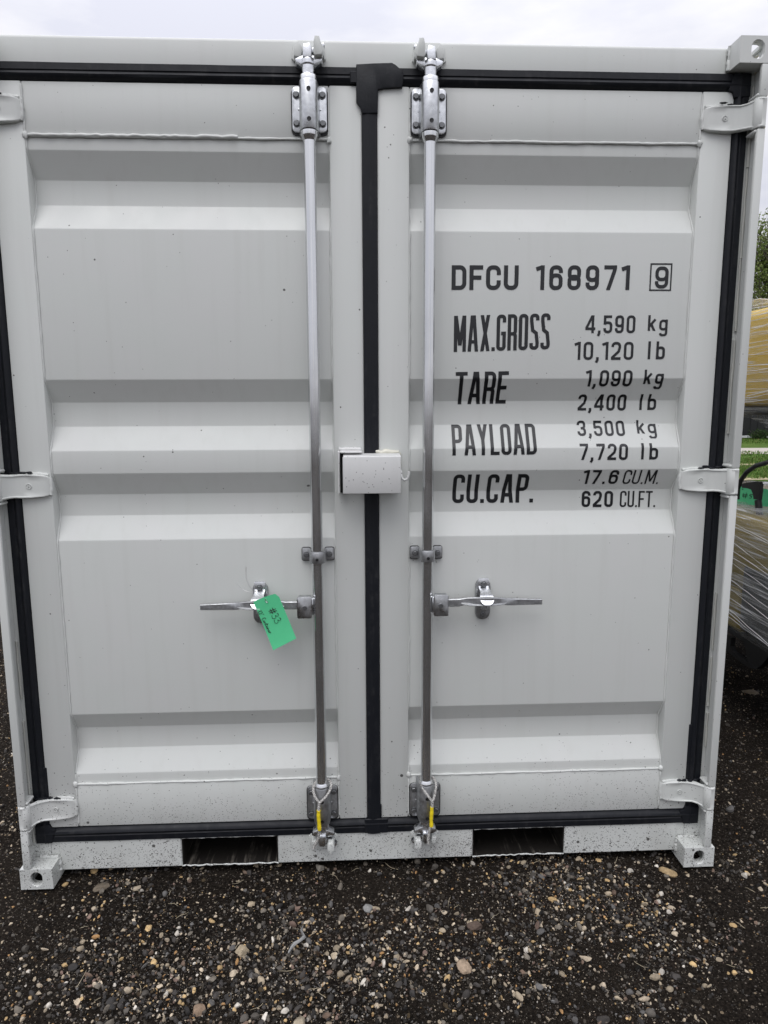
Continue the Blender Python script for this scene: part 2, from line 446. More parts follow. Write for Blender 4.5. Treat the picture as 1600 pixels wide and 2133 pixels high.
# --- front corner posts: recessed J face, outer wall, front bar cut at the hinges
HZ = (2.258, 1.247, .236)
for sx in (-1, 1):
    b = MB()
    def bx(x0, x1, *a, **k):
        if sx < 0: x0, x1 = -x1, -x0
        b.box(x0, x1, *a, **k)
    bx(1.02, 1.079, .002, .10, CASTH + .001, TOPZ - CASTH - .001, bev=.002)
    bx(1.0725, 1.080, -.0465, .0015, CASTH + .001, TOPZ - CASTH - .001)
    cuts = [TOPZ - CASTH - .0005] + [v for z in HZ for v in (z + .0405, z - .0405)] + [CASTH + .0005]
    for z1, z0 in zip(cuts[::2], cuts[1::2]):
        bx(1.0575, 1.0805, -.0605, -.047, z0, z1, bev=.0035, seg=2)
        # short welded stop under / over each pin
        for zz, s in ((z0, 1), (z1, -1)):
            if zz not in (cuts[0], cuts[-1]): bx(1.052, 1.078, -.0555, -.010, *sorted((zz + s * .001, zz + s * .010)), bev=.003)
    post = b.build('corner_post', PAINT, cont)
    # lumpy weld / sealant run in the throat of the post
    b = MB(); r = random.Random(5 + sx)
    z = .12
    while z < 2.36:
        ln = r.uniform(.05, .30)
        if r.random() < .6:
            pts = [(sx * (1.0685 + r.uniform(-.001, .001)), -.001 + r.uniform(-.002, .001), z + q * ln / 6) for q in range(7)]
            b.tube(pts, [r.uniform(.0022, .0046) for _ in range(7)], 8)
        z += ln + r.uniform(0, .03)
    build_loose(b, 'weld_bead', SEALANT, post)
# rear posts
for sx in (-1, 1):
    b = MB(); b.box(*sorted((sx * 1.0, sx * 1.088)), CL - .14, CL - .01, CASTH + .001, TOPZ - CASTH - .001, bev=.004); b.build('corner_post', PAINT, cont)
# --- header and sill
b = MB(); b.box(-.9935, .9935, .0, .085, 2.3465, TOPZ - .001, bev=.010, seg=3)
b.box(-1.019, -.9936, .004, .085, 2.3465, TOPZ - CASTH - .0012); b.box(.9936, 1.019, .004, .085, 2.3465, TOPZ - CASTH - .0012)
hd = b.build('header_beam', PAINT, cont)
b = MB(); r = random.Random(3)
for sx in (-1, 1):
    for z0, z1, base in ((2.384, 2.447, 0), (.022, .066, 0)):
        pts = [(sx * (.9932), -.003 + r.uniform(-.002, .001), z0 + (z1 - z0) * q / 9) for q in range(10)]
        b.tube(pts, [r.uniform(.003, .0065) for _ in range(10)], 8)
    pts = [(sx * (.997 + .055 * q / 9), -.002 + r.uniform(-.002, .001), CASTH + .002 + r.uniform(-.001, .001)) for q in range(10)]
    b.tube(pts, [r.uniform(.004, .007) for _ in range(10)], 8)
build_loose(b, 'weld_bead', PAINT, hd)
POCK = ((-.613, -.308), (.320, .621))
b = MB(); segs = [(-.9935, POCK[0][0]), (POCK[0][1], POCK[1][0]), (POCK[1][1], .9935)]
for x0, x1 in segs: b.box(x0, x1, 0, .12, SILL_Z, .1500, bev=.003)
for x0, x1 in POCK: b.box(x0 + .0005, x1 - .0005, .001, .119, .1185, .1500)
b.box(-1.019, -.9936, .004, .12, CASTH + .0012, .150); b.box(.9936, 1.019, .004, .12, CASTH + .0012, .150)
sill = b.build('door_sill', PAINT, cont)
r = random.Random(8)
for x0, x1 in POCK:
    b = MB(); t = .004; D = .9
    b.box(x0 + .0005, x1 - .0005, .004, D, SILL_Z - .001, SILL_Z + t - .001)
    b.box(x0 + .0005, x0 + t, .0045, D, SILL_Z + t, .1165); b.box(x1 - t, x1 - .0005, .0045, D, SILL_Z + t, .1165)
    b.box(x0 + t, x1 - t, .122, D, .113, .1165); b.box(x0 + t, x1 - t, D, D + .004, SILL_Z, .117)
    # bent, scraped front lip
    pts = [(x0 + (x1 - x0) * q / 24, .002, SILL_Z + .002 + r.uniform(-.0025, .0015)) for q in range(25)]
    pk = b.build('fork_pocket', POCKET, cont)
    b = MB(); b.tube(pts, [r.uniform(.0012, .0032) for _ in pts], 6)
    pts = [(x0 + .004 + (x1 - x0 - .008) * q / 24, -.0005, .1175 + r.uniform(-.001, .001)) for q in range(25)]
    b.tube(pts, [r.uniform(.0008, .0026) for _ in pts], 6)
    build_loose(b, 'pocket_lip', PAINT, pk)
# --- side walls, roof, back wall, base rails
def corr_wall(x, sx):
    b = MB(); prof = []; y = .10
    while y < CL - .16:
        for dy, dx in ((0, 0), (.07, 0), (.11, .03), (.18, .03), (.22, 0)):
            prof.append((y + dy, dx))
        y += .22
    rows = [[(sx * (1.075 - dx), min(yy, CL - .14), z) for yy, dx in prof] for z in (.15, TOPZ - .06)]
    b.grid(rows)
    b.box(*sorted((sx * 1.02, sx * 1.088)), .10, CL - .16, .04, .155, bev=.004)
    b.box(*sorted((sx * 1.03, sx * 1.084)), .10, CL - .16, TOPZ - .068, TOPZ - .010, bev=.004)
    b.build('side_wall', PAINT, cont)
corr_wall(1, 1); corr_wall(1, -1)
b = MB(); rows = []
prof = []; y = .085
while y < CL - .1:
    for dy, dz in ((0, 0), (.08, 0), (.10, -.018), (.18, -.018), (.2, 0)): prof.append((min(y + dy, CL - .06), dz))
    y += .2
b.grid([[(x, yy, TOPZ - .012 + dz) for yy, dz in prof] for x in (-1.03, 1.03)])
b.build('roof_panel', PAINT, cont)
b = MB(); b.box(-1.0, 1.0, CL - .05, CL - .02, .02, TOPZ - .005)
b.build('rear_wall', PAINT, cont)
b = MB(); b.box(-1.0, 1.0, .121, CL - .06, .125, .16); b.build('floor', PAINT, cont)

# --- corrugation profile of the doors: (z, y)
YF, YB = .006, .042
CREASE = [(2.162, 0), (2.094, 1), (2.028, 1), (1.959, 0), (1.549, 0), (1.485, 1), (1.415, 1), (1.346, 0), (1.280, 0), (1.215, 1), (1.151, 1), (1.082, 0), (.538, 0), (.479, 1), (.409, 1), (.342, 0)]
prof = [(2.197, YF)]
C2 = [(2.40, YF)] + [(z, YB if s else YF) for z, s in CREASE] + [(.10, YF)]
for (za, ya), (zb, yb), (zc, yc) in zip(C2, C2[1:], C2[2:]):
    d1 = Vector((za - zb, ya - yb)).normalized(); d2 = Vector((zc - zb, yc - yb)).normalized(); o_ = .0045
    p0 = Vector((zb, yb)) + d1 * o_; p2 = Vector((zb, yb)) + d2 * o_
    pm = (p0 + p2) / 2 * .5 + Vector((zb, yb)) * .5
    prof += [tuple(p0), tuple(pm), tuple(p2)]
prof.append((.308, YF))
PZ = np.array([p[0] for p in prof])[::-1]; PY = np.array([p[1] for p in prof])[::-1]
def panel_y(z): return float(np.interp(z, PZ, PY))

GASK = [(0, .003), (.0006, -.0035), (.018, -.0048), (.0205, -.0025), (.023, -.0038), (.029, -.0085), (.035, -.0065), (.040, -.001), (.0455, .012)]
def gasket_run(b, corners, closed=False, flip=1, w=1.0, jit=.0004, seed=0):
    """sweep the seal section; corners: list of (x,z, nx,nz) with the mitre vector pointing inward"""
    r = random.Random(seed); rows = []
    for i, (c0, c1) in enumerate(zip(corners, corners[1:])):
        n = 14
        for k in range(n + (1 if i == len(corners) - 2 else 0)):
            f = k / n; x = c0[0] + (c1[0] - c0[0]) * f; z = c0[1] + (c1[1] - c0[1]) * f
            mx_ = c0[2] + (c1[2] - c0[2]) * f; mz = c0[3] + (c1[3] - c0[3]) * f
            if k == 0: mx_, mz = c0[2], c0[3]
            elif not (i == len(corners) - 2 and k == n):
                # straight part: normal of the run
                tx, tz = c1[0] - c0[0], c1[1] - c0[1]; l_ = math.hypot(tx, tz)
                nx_, nz_ = -tz / l_, tx / l_
                if nx_ * c0[2] + nz_ * c0[3] < 0: nx_, nz_ = -nx_, -nz_
                mx_, mz = nx_, nz_
                if i == 0 and k == 0: pass
                sh = (c0[2] * tx + c0[3] * tz) / l_
            rows.append([(x + mx_ * u * w + r.uniform(-jit, jit), v + r.uniform(-jit, jit) * .6, z + mz * u * w + r.uniform(-jit, jit)) for u, v in GASK])
    b.grid(rows)
def blob(b, x, y, z, sx, sy, sz, r):
    bm2 = bmesh.ops.create_icosphere(b.bm, subdivisions=2, radius=1)
    o_ = Vector((r.uniform(0, 50), r.uniform(0, 50), r.uniform(0, 50)))
    for v in bm2['verts']:
        k = 1 + .55 * mnoise.noise(v.co * 1.7 + o_)
        v.co = Vector((x + v.co.x * sx * k, y + v.co.y * sy * k, z + v.co.z * sz * k))

def make_door(sx):
    def X(x): return x * sx
    def bx(b, x0, x1, *a, **k): b.box(*sorted((X(x0), X(x1))), *a, **k)
    b = MB()
    zb, zt = .1665, 2.3335
    bx(b, .0205, .1105, .0, .050, zb, zt, bev=.005, seg=2)
    bx(b, .9285, 1.0185, .0, .050, zb, zt, bev=.005, seg=2)
    bx(b, .1110, .9280, .0015, .050, 2.1965, zt - .001, bev=.003, seg=2)
    bx(b, .1110, .9280, .0015, .050, zb + .001, .3095, bev=.003, seg=2)
    d = b.build('door', PAINT, cont)
    # corrugated sheet
    b = MB(); rows = [[(X(x), y, z) for z, y in prof] for x in (.1115, .9275)]
    b.grid(rows); rows = [[(X(x), y + .003, z) for z, y in prof] for x in (.1115, .9275)]; b.grid(rows)
    b.build('corrugated_panel', PAINT, d, 12)
    # weld beads round the sheet
    r = random.Random(20 + sx); b = MB()
    for xe in (.1115, .9275):
        pts = []; z = 2.325
        while z > .172:
            yy = panel_y(z) - .001 if .31 < z < 2.195 else .0005
            pts.append((X(xe) + r.uniform(-.0006, .0006), yy + r.uniform(-.0008, .0008), z)); z -= .013
        b.tube(pts, [r.uniform(.0022, .0036) for _ in pts], 6)
    for ze, yy in ((2.196, .003), (.3095, .003)):
        n = 60; pts = [(X(.113 + .813 * k / n), yy + r.uniform(-.0008, .0008), ze + r.uniform(-.0006, .0006) + (.0005 * math.sin(k * .35))) for k in range(n + 1)]
        b.tube(pts, [r.uniform(.0030, .0046) for _ in pts], 8)
    if sx < 0:                                           # heavy second pass on the upper left weld
        n = 40; pts = [(-.92 + .56 * k / n, .001 + r.uniform(-.0012, .0008), 2.1985 + r.uniform(-.0016, .0016)) for k in range(n + 1)]
        b.tube(pts, [r.uniform(.0034, .0060) for _ in pts], 8)
    for xe in (.1115, .9275):
        for ze in (2.195, .31): blob(b, X(xe), .0, ze + r.uniform(-.004, .004), .007, .005, .010, r)
    build_loose(b, 'weld_bead', PAINT, d, 60)
    # rubber seal: top, hinge side, bottom
    b = MB(); xo, zt_, zb_ = 1.0595, 2.3775, .1185
    S = sx
    gasket_run(b, [(X(.0), zt_, 0, -1), (X(xo - .0001), zt_, 0, -1)], seed=1)
    gasket_run(b, [(X(xo), zt_ + .0003, -S, 0), (X(xo), zb_ - .0003, -S, 0)], seed=2, w=.96)
    gasket_run(b, [(X(.0), zb_, 0, 1), (X(xo - .0002), zb_, 0, 1)], seed=3, w=1.06)
    # thickened moulded corners
    for zc, s in ((zt_, -1), (zb_, 1)):
        pts = [(X(xo + .0006), zc - s * .0006), (X(xo - .048), zc - s * .0006), (X(xo - .062), zc + s * .044), (X(xo - .050), zc + s * .048), (X(xo - .0445), zc + s * .062), (X(xo + .0006), zc + s * .058)]
        b.prism(pts, -.0075, .0035, bev=.002)
    # torn rubber lumps above the hinges
    for hz in HZ:
        for k in range(5):
            blob(b, X(.985 + .018 * k + r.uniform(-.004, .004)), -.008 - r.uniform(0, .004), hz + .037 + r.uniform(-.001, .004), r.uniform(.008, .014), .005, r.uniform(.002, .0045), r)
    # old lip of rubber near the foot of the hinge side
    z = .24
    b.box(*sorted((X(1.0115), X(1.0225))), -.002, .004, .20, .37 if sx < 0 else .46, bev=.0015)
    if sx > 0:                                           # the right leaf carries the centre overlap strip
        rows = []
        for k in range(60):
            z = 2.372 - (2.372 - .116) * k / 59; j = lambda: r.uniform(-.0004, .0004)
            rows.append([(-.0215 + j(), .006, z), (-.0205 + j(), -.0045, z), (-.006, -.0075 + j(), z), (.004, -.0068 + j(), z), (.0195 + j(), -.0048, z), (.0222, .006, z)])
        b.grid(rows)
        P = [(742, 133), (780, 131), (817, 130), (824, 134), (832, 141), (838, 144), (841, 160), (838, 181), (800, 183), (788, 186), (787, 235), (755, 236), (751, 224), (742, 210)]
        b.prism([(at(px, py, -.010).x, at(px, py, -.010).z) for px, py in P], -.0100, .002, bev=.0025)
        b.box(at(729, 150, -.008).x, at(744, 150, -.008).x, -.0098, .0, at(735, 173, -.008).z, at(735, 148, -.008).z, bev=.002)
        b.box(-.03, .045, -.0075, .002, .1185, .168, bev=.002)
        b.box(.020, .0245, -.006, .001, .168, .215, bev=.001)
    b.build('gasket', RUBBER, d, 30)
    # hinges
    for hz in HZ:
        b = MB(); path = [(.930, -.0045, .022), (.936, -.0105, .0285), (.950, -.013, .0325), (.985, -.014, .0352), (1.008, -.0145, .0358), (1.026, -.019, .0342), (1.040, -.030, .0345), (1.050, -.045, .0365), (1.058, -.0585, .0388), (1.068, -.0635, .0392), (1.078, -.0615, .0392), (1.083, -.053, .0388)]
        S9 = [(-1, .004), (-.965, .0005), (-.93, -.0034), (-.86, -.0038), (-.80, 0), (-.4, 0), (0, 0), (.4, 0), (.80, 0), (.86, -.0038), (.93, -.0034), (.965, .0005), (1, .004)]
        rows = []
        for i, (x, y, h) in enumerate(path):
            k = min(1, max(0, (i - 2) / 1.5)) * min(1, max(0, (9.5 - i) / 2))
            rows.append([(X(x), y + (dy if dy > 0 else dy * k), hz + s * h) for s, dy in S9])
        V = b.grid(rows)
        back = [[(X(x - (.004 if i > 6 else 0)), y + .013, hz + s * h) for s, dy in S9] for i, (x, y, h) in enumerate(path)]
        Vb = b.grid(back)
        m_ = len(S9)
        for A, B_ in (([row[0] for row in V], [row[0] for row in Vb]), ([row[-1] for row in V], [row[-1] for row in Vb]), (V[0], Vb[0]), (V[-1], Vb[-1])):
            for k in range(len(A) - 1): b.bm.faces.new((A[k], A[k + 1], B_[k + 1], B_[k]))
        b.lathe([(.0155, -.0385), (.0165, -.037), (.0165, .037), (.0155, .0385)], (X(1.066), -.046, hz), 'Z', 20)
        # embossed roundel with a letter H in it
        ex = X(.988); ey = -.0150
        ring = [(ex + .0070 * math.cos(a), ey, hz + .0070 * math.sin(a)) for a in np.linspace(0, 2 * math.pi, 25)]
        b.tube(ring, .0012, 6)
        for dx in (-.0026, .0026): b.box(ex + dx - .0009, ex + dx + .0009, ey - .0012, ey + .001, hz - .0042, hz + .0042)
        b.box(ex - .0026, ex + .0026, ey - .0011, ey + .001, hz - .0009, hz + .0009)
        # weld round the toe
        pts = [(X(.9285 + .0035 * abs(q) ** 2), -.003, hz + q * .026) for q in np.linspace(-1, 1, 9)]
        b.tube(pts, [r.uniform(.0035, .006) for _ in pts], 8)
        pts = [(X(.934 + q * .05), -.004, hz + .031 + .004 * min(1, q * 2)) for q in np.linspace(0, 1, 9)]
        b.tube(pts, [r.uniform(.003, .0055) for _ in pts], 8)
        b.build('hinge', PAINT, d, 40)
    return d
doorL = make_door(-1); doorR = make_door(1)

# ------------------------------------------------------------------ lettering on the right door
def arc(cx, cz, r, a0, a1, n=7):
    return [(cx + r * math.cos(R_(a0 + (a1 - a0) * k / n)), cz + r * math.sin(R_(a0 + (a1 - a0) * k / n))) for k in range(n + 1)]
GW = {'1': .30, '.': .15, ',': .15, ' ': .45, 'M': .62, 'l': .14, 'k': .44, 'g': .44, 'b': .44, 'F': .44, 'E': .44, 'L': .42, 'T': .50, 'A': .54, 'X': .52, 'Y': .52, '4': .54, '7': .46}
def glyph(ch, w, h, t):
    """centre-line strokes of a squarish condensed letter in a w x h box"""
    i = t / 2; l, r, b, T = i, w - i, i, h - i; m = h / 2; q = min((r - l) / 2, (T - b) / 2) * .82; E = t * .6
    oval = lambda b0, t0, k=q: arc(r - k, t0 - k, k, 0, 90) + arc(l + k, t0 - k, k, 90, 180) + arc(l + k, b0 + k, k, 180, 270) + arc(r - k, b0 + k, k, 270, 360) + [(r, t0 - k)]
    if ch in '0O': return [oval(b, T)]
    if ch == 'D': return [[(l, b)] + arc(r - q, b + q, q, 270, 360) + arc(r - q, T - q, q, 0, 90) + [(l, T)], [(l, -E), (l, h + E)]]
    if ch == 'C': return [[(r, T - q - .12 * h)] + arc(r - q, T - q, q, 0, 90) + arc(l + q, T - q, q, 90, 180) + arc(l + q, b + q, q, 180, 270) + arc(r - q, b + q, q, 270, 360) + [(r, b + q + .12 * h)]]
    if ch == 'G': return [[(r, T - q - .10 * h)] + arc(r - q, T - q, q, 0, 90) + arc(l + q, T - q, q, 90, 180) + arc(l + q, b + q, q, 180, 270) + arc(r - q, b + q, q, 270, 360) + [(r, m - .02 * h)], [(r + i, m - .02 * h), (l + (r - l) * .48, m - .02 * h)]]
    if ch == 'U': return [[(l, h + E)] + arc(l + q, b + q, q, 180, 270) + arc(r - q, b + q, q, 270, 360) + [(r, h + E)]]
    if ch == 'F': return [[(l, -E), (l, h)], [(l, T), (w, T)], [(l, m), (w * .88, m)]]
    if ch == 'E': return [[(l, 0), (l, h)], [(l, T), (w, T)], [(l, m), (w * .9, m)], [(l, b), (w, b)]]
    if ch == 'L': return [[(l, 0), (l, h)], [(l, b), (w, b)]]
    if ch == 'T': return [[(0, T), (w, T)], [(w / 2, T), (w / 2, 0)]]
    if ch in 'PR':
        k = min(q, (T - m) / 2 * .95); lo = m - .04 * h
        s = [[(l, -E), (l, h)], [(l, T)] + arc(r - k, T - k, k, 90, 0) + arc(r - k, lo + k, k, 0, -90) + [(l, lo)]]
        if ch == 'R': s.append([(l + (r - l) * .45, lo)] + arc(r - k * .9, lo - k * .9, k * .9, 90, 0) + [(r, 0)])
        return s
    if ch == 'A': return [[(i * .9, -E), (w / 2 - i * .35, h + E)], [(w - i * .9, -E), (w / 2 + i * .35, h + E)], [(w * .22, h * .27), (w * .78, h * .27)]]
    if ch == 'M': return [[(l, 0), (l, h)], [(r, 0), (r, h)], [(l, h + E), (w / 2, .18 * h)], [(r, h + E), (w / 2, .18 * h)]]
    if ch == 'X': return [[(i, -E), (w - i, h + E)], [(i, h + E), (w - i, -E)]]
    if ch == 'Y': return [[(i, h + E), (w / 2, m)], [(w - i, h + E), (w / 2, m)], [(w / 2, m * 1.05), (w / 2, -E)]]
    if ch == 'S': 
        k = min(q, (T - b) / 4 * .95)
        return [[(r, T - k - .07 * h)] + arc(r - k, T - k, k, 0, 90) + arc(l + k, T - k, k, 90, 180) + [(l, T - k - .08 * h), (l + k * .5, m + .04 * h), (r - k * .5, m - .04 * h), (r, b + k + .08 * h)] + arc(r - k, b + k, k, 360, 270) + arc(l + k, b + k, k, 270, 180) + [(l, b + k + .07 * h)]]
    if ch == '1': return [[(r, -E), (r, h + E)], [(r, h - i * .9), (0, h - .16 * h)]]
    if ch == '2': return [[(l, T - q - .04 * h)] + arc(l + q, T - q, q, 180, 90) + arc(r - q, T - q, q, 90, 0) + [(r, T - q - .10 * h), (r - .1 * w, m - .04 * h), (l, b + i * .8), (l, b)], [(0, b), (w, b)]]
    if ch == '3':
        k = min(q, (T - b) / 4 * .95)
        return [[(l, T - k - .05 * h)] + arc(l + k, T - k, k, 180, 90) + arc(r - k, T - k, k, 90, 0) + arc(r - k, m + k, k, 0, -90) + [(l + (r - l) * .4, m)], [(l + (r - l) * .5, m)] + arc(r - k, m - k, k, 90, 0) + arc(r - k, b + k, k, 0, -90) + arc(l + k, b + k, k, 270, 180) + [(l, b + k + .05 * h)]]
    if ch == '4': return [[(w * .74, -E), (w * .74, h + E)], [(w * .74 - i * .3, h), (l * .7, .27 * h)], [(0, .25 * h), (w, .25 * h)]]
    if ch == '5':
        k = min(q, (m - b) / 2)
        return [[(w * .93, T), (l, T)], [(l, h), (l, m - .02 * h)], [(l, m + .02 * h), (l + k * .6, m + .09 * h)] + arc(r - k, m + .09 * h - k, k, 90, 0) + arc(r - k, b + k, k, 360, 270) + arc(l + k, b + k, k, 270, 180) + [(l, b + k + .06 * h)]]
    if ch in '69':
        k = min(q, (T - b) / 4); t0 = m + .09 * h
        s = [arc(r - k, t0 - k, k, 0, 90) + arc(l + k, t0 - k, k, 90, 180) + arc(l + k, b + k, k, 180, 270) + arc(r - k, b + k, k, 270, 360) + [(r, t0 - k)],
             [(l, b + k)] + arc(l + q, T - q, q, 180, 90) + arc(r - q, T - q, q, 90, 0) + [(r, T - q - .06 * h)]]
        return s if ch == '6' else [[(w - x, h - z) for x, z in p] for p in s]
    if ch == '7': return [[(0, T), (w, T)], [(w - i * 1.1, T), (w - i * 1.1, T - .10 * h), (w * .30, -E)]]
    if ch == '8':
        k = min(q, (T - b) / 4 * .98)
        return [oval(b, m + i * .5, k), oval(m - i * .5, T, k)]
    if ch == '.': return [[(w / 2, 0), (w / 2, t * 1.05)]]
    if ch == ',': return [[(w / 2, t * 1.0), (w / 2, 0), (w * .1, -.15 * h)]]
    if ch == 'k': return [[(l, 0), (l, h)], [(l, .26 * h), (w - i, .74 * h)], [(l + (r - l) * .36, .42 * h), (w - i, -E)]]
    if ch == 'l': return [[(w / 2, 0), (w / 2, h)]]
    xh = .72 * h
    if ch == 'b': 
        k = min(q, xh / 2 - i)
        return [[(l, 0), (l, h)], arc(r - k, xh - i - k, k, 0, 90) + arc(l + k, xh - i - k, k, 90, 180) + arc(l + k, b + k, k, 180, 270) + arc(r - k, b + k, k, 270, 360) + [(r, xh - i - k)]]
    if ch == 'g':
        k = min(q, xh / 2 - i); b = i + .02 * h
        return [[(r, xh), (r, -.12 * h)] + arc(r - q, -.12 * h, q, 0, -90) + arc(l + q, -.12 * h, q, 270, 190), arc(r - k, xh - i - k, k, 0, 90) + arc(l + k, xh - i - k, k, 90, 180) + arc(l + k, b + k, k, 180, 270) + arc(r - k, b + k, k, 270, 360) + [(r, xh - i - k)]]
    return []
def ribbon(bm, pts, t, put, lay):
    P = [Vector(p) for p in pts]; P = [p for k, p in enumerate(P) if k == 0 or (p - P[k - 1]).length > 1e-6]
    closed = len(P) > 3 and (P[0] - P[-1]).length < 1e-5
    if closed: P = P[:-1]
    n = len(P); Lf, Rt = [], []
    for k in range(n):
        a = P[k - 1] if (k or closed) else None; c = P[(k + 1) % n] if (k < n - 1 or closed) else None
        d1 = (P[k] - a).normalized() if a is not None else None; d2 = (c - P[k]).normalized() if c is not None else None
        d1 = d1 if d1 is not None else d2; d2 = d2 if d2 is not None else d1
        n1 = Vector((-d1.y, d1.x)); n2 = Vector((-d2.y, d2.x)); mm = n1 + n2
        if mm.length < 1e-4: mm = n1
        mm.normalize(); s = min(1.6, 1 / max(.3, mm.dot(n1))) * t / 2
        Lf.append(bm.verts.new(put(P[k] + mm * s, lay))); Rt.append(bm.verts.new(put(P[k] - mm * s, lay)))
    for k in range(n if closed else n - 1):
        j = (k + 1) % n
        try: bm.faces.new((Lf[k], Lf[j], Rt[j], Rt[k]))
        except ValueError: pass
def on_panel(px, py):
    y = .006
    for _ in range(12): p = at(px, py, y); y = panel_y(p.z)
    return p
LETTER_LINES = []
def write(txt, x0, x1, yt, yb, tk, tilt=0.0, gap=.13, sp=None, ldesc=None, slant=0.0):
    """put txt between photo columns x0..x1, cap line yt, base line yb (measured at its left end)"""
    A = on_panel(x0, yb); B = on_panel(x1, yb + tilt); Tt = on_panel(x0, yt)
    h = Tt.z - A.z; wx = B.x - A.x
    # natural width
    ws = [(sp if (c == ' ' and sp is not None) else GW.get(c, .48)) for c in txt]
    total = sum(ws) + gap * (len(txt) - 1); k = wx / total
    bm = bmesh.new(); x = 0.0; lay = 0; t = tk * h
    slope = (B.z - A.z) / wx
    for c, gw in zip(txt, ws):
        w_ = gw * k; lo = -.35 * h if c in ',g' else -.0001
        tmp = bmesh.new()
        for st in glyph(c, w_, h, min(t, w_ * .42) if c not in '.,1l' else t):
            ribbon(tmp, st, min(t, w_ * .42) if c not in '.,1l' else t, lambda p, ly: Vector((x + p.x, -ly * .00012, p.y)), lay % 4); lay += 1
        for zc, nn in ((h, 1), (lo if lo < -.01 else 0, -1)):
            bmesh.ops.bisect_plane(tmp, geom=tmp.verts[:] + tmp.edges[:] + tmp.faces[:], plane_co=(0, 0, zc), plane_no=(0, 0, nn), clear_outer=True)
        me = bpy.data.meshes.new('t'); tmp.to_mesh(me); tmp.free(); bm.from_mesh(me); bpy.data.meshes.remove(me)
        x += w_ + gap * k
    for v in bm.verts:
        v.co = Vector((A.x + v.co.x + slant * v.co.z, v.co.y, A.z + v.co.z + slope * v.co.x))
    LETTER_LINES.append(bm)
write('DFCU', 940.5, 1079.5, 552.5, 604, .172, gap=.10)
write('168971', 1116, 1310.5, 552.5, 604, .162, gap=.18)
write('9', 1363.5, 1391, 555, 601, .16)
write('MAX.GROSS', 945, 1144.7, 658, 733.5, .098, tilt=-6, gap=.085)
write('4,590', 1219, 1322.5, 656.8, 694, .148, gap=.15); write('kg', 1349, 1390, 656.5, 689, .158, gap=.15)
write('10,120', 1196, 1318.5, 712, 749.5, .148, gap=.15); write('lb', 1348.5, 1384, 711, 748.5, .148, gap=.28)
write('TARE', 945, 1053, 775, 842.5, .115, tilt=-2, gap=.09)
write('1,090', 1217, 1313, 771, 805, .158, gap=.15); write('kg', 1339, 1379, 770, 800, .168, gap=.15)
write('2,400', 1203, 1303, 821.5, 855, .158, gap=.15); write('lb', 1331, 1366, 821, 854, .158, gap=.28)
write('PAYLOAD', 942.5, 1118, 884.5, 949, .110, tilt=-2.5, gap=.085)
write('3,500', 1204, 1303, 876, 908, .158, gap=.15); write('kg', 1328, 1368, 875, 903, .168, gap=.15)
write('7,720', 1207, 1307, 924, 958, .158, gap=.15); write('lb', 1335, 1370, 923, 957, .158, gap=.28)
write('CU.CAP.', 942, 1110, 988.5, 1048, .125, tilt=-1.5, gap=.10)
write('17.6', 1211, 1284, 979, 1008, .165, gap=.16); write('CU.M.', 1295, 1370, 979, 1008, .115, gap=.10)
write('620', 1211, 1276, 1022.5, 1056, .165, gap=.15); write('CU.FT.', 1290.5, 1364.5, 1022.5, 1056, .11, gap=.09)
# frame of the check digit
A, B_ = on_panel(1352, 606), on_panel(1401, 548.5)
tq = .0042; letter_bm = LETTER_LINES[2]
for x0, x1, z0, z1 in ((A.x, B_.x, A.z, A.z + tq), (A.x, B_.x, B_.z - tq, B_.z), (A.x, A.x + tq, A.z + tq, B_.z - tq), (B_.x - tq, B_.x, A.z + tq, B_.z - tq)):
    letter_bm.faces.new([letter_bm.verts.new((x, 0, z)) for x, z in ((x0, z0), (x1, z0), (x1, z1), (x0, z1))])
for letter_bm in LETTER_LINES:
    for z, y in prof:
        bmesh.ops.bisect_plane(letter_bm, geom=letter_bm.verts[:] + letter_bm.edges[:] + letter_bm.faces[:], plane_co=(0, 0, z), plane_no=(0, 0, 1))
    for v in letter_bm.verts: v.co.y += panel_y(v.co.z) - .0007
    lb = MB(); lb.bm.free(); lb.bm = letter_bm
    lb.build('lettering', INK, doorR, 0, recalc=False)

# ------------------------------------------------------------------ locking bars, cams, keepers, handles
def mirror_bm(b, sx, sz=1, zc=0.0, x0=0.0):
    pass
def hexbolt(b, x, y, z, r=.0078, h=.007, a=0.0):
    pts = [(x + r * math.cos(a + k * math.pi / 3), z + r * math.sin(a + k * math.pi / 3)) for k in range(6)]
    b.prism(pts, y - h, y, bev=.001, seg=1)
    b.lathe([(r * 1.25, -.0012), (r * 1.25, 0)], (x, y, z), 'Y', 16)
def saddle(b, x, z0, z1, r, yc, n=14, wall=.003):
    rows = []
    for k in range(n + 1):
        a = math.pi * (1 + k / n); rows.append((x + r * math.cos(a), yc + r * math.sin(a)))
    outer = [(x - r - .004, -.004)] + rows + [(x + r + .004, -.004)]
    inner = [(x + (px - x) * .84, yc + (py - yc) * .84 if py < yc + 1e-6 else py) for px, py in rows]
    inner = [(x - r * .84, -.002)] + inner + [(x + r * .84, -.002)]
    A = [[(p[0], p[1], z) for p in outer] for z in (z0, z0 + .002, z1 - .002, z1)]
    A[0] = [(x + (p[0] - x) * .985, p[1] + .001, z0) for p in outer]; A[3] = [(x + (p[0] - x) * .985, p[1] + .001, z1) for p in outer]
    V = b.grid(A); W_ = b.grid([[(p[0], p[1], z) for p in inner] for z in (z0, z1)])
    for rv, rw in ((V[0], W_[0]), (V[-1], W_[-1])):
        for k in range(len(rv) - 1): b.bm.faces.new((rv[k], rv[k + 1], rw[k + 1], rw[k]))
RODX, RODY, RODR = .1625, -.042, .0165
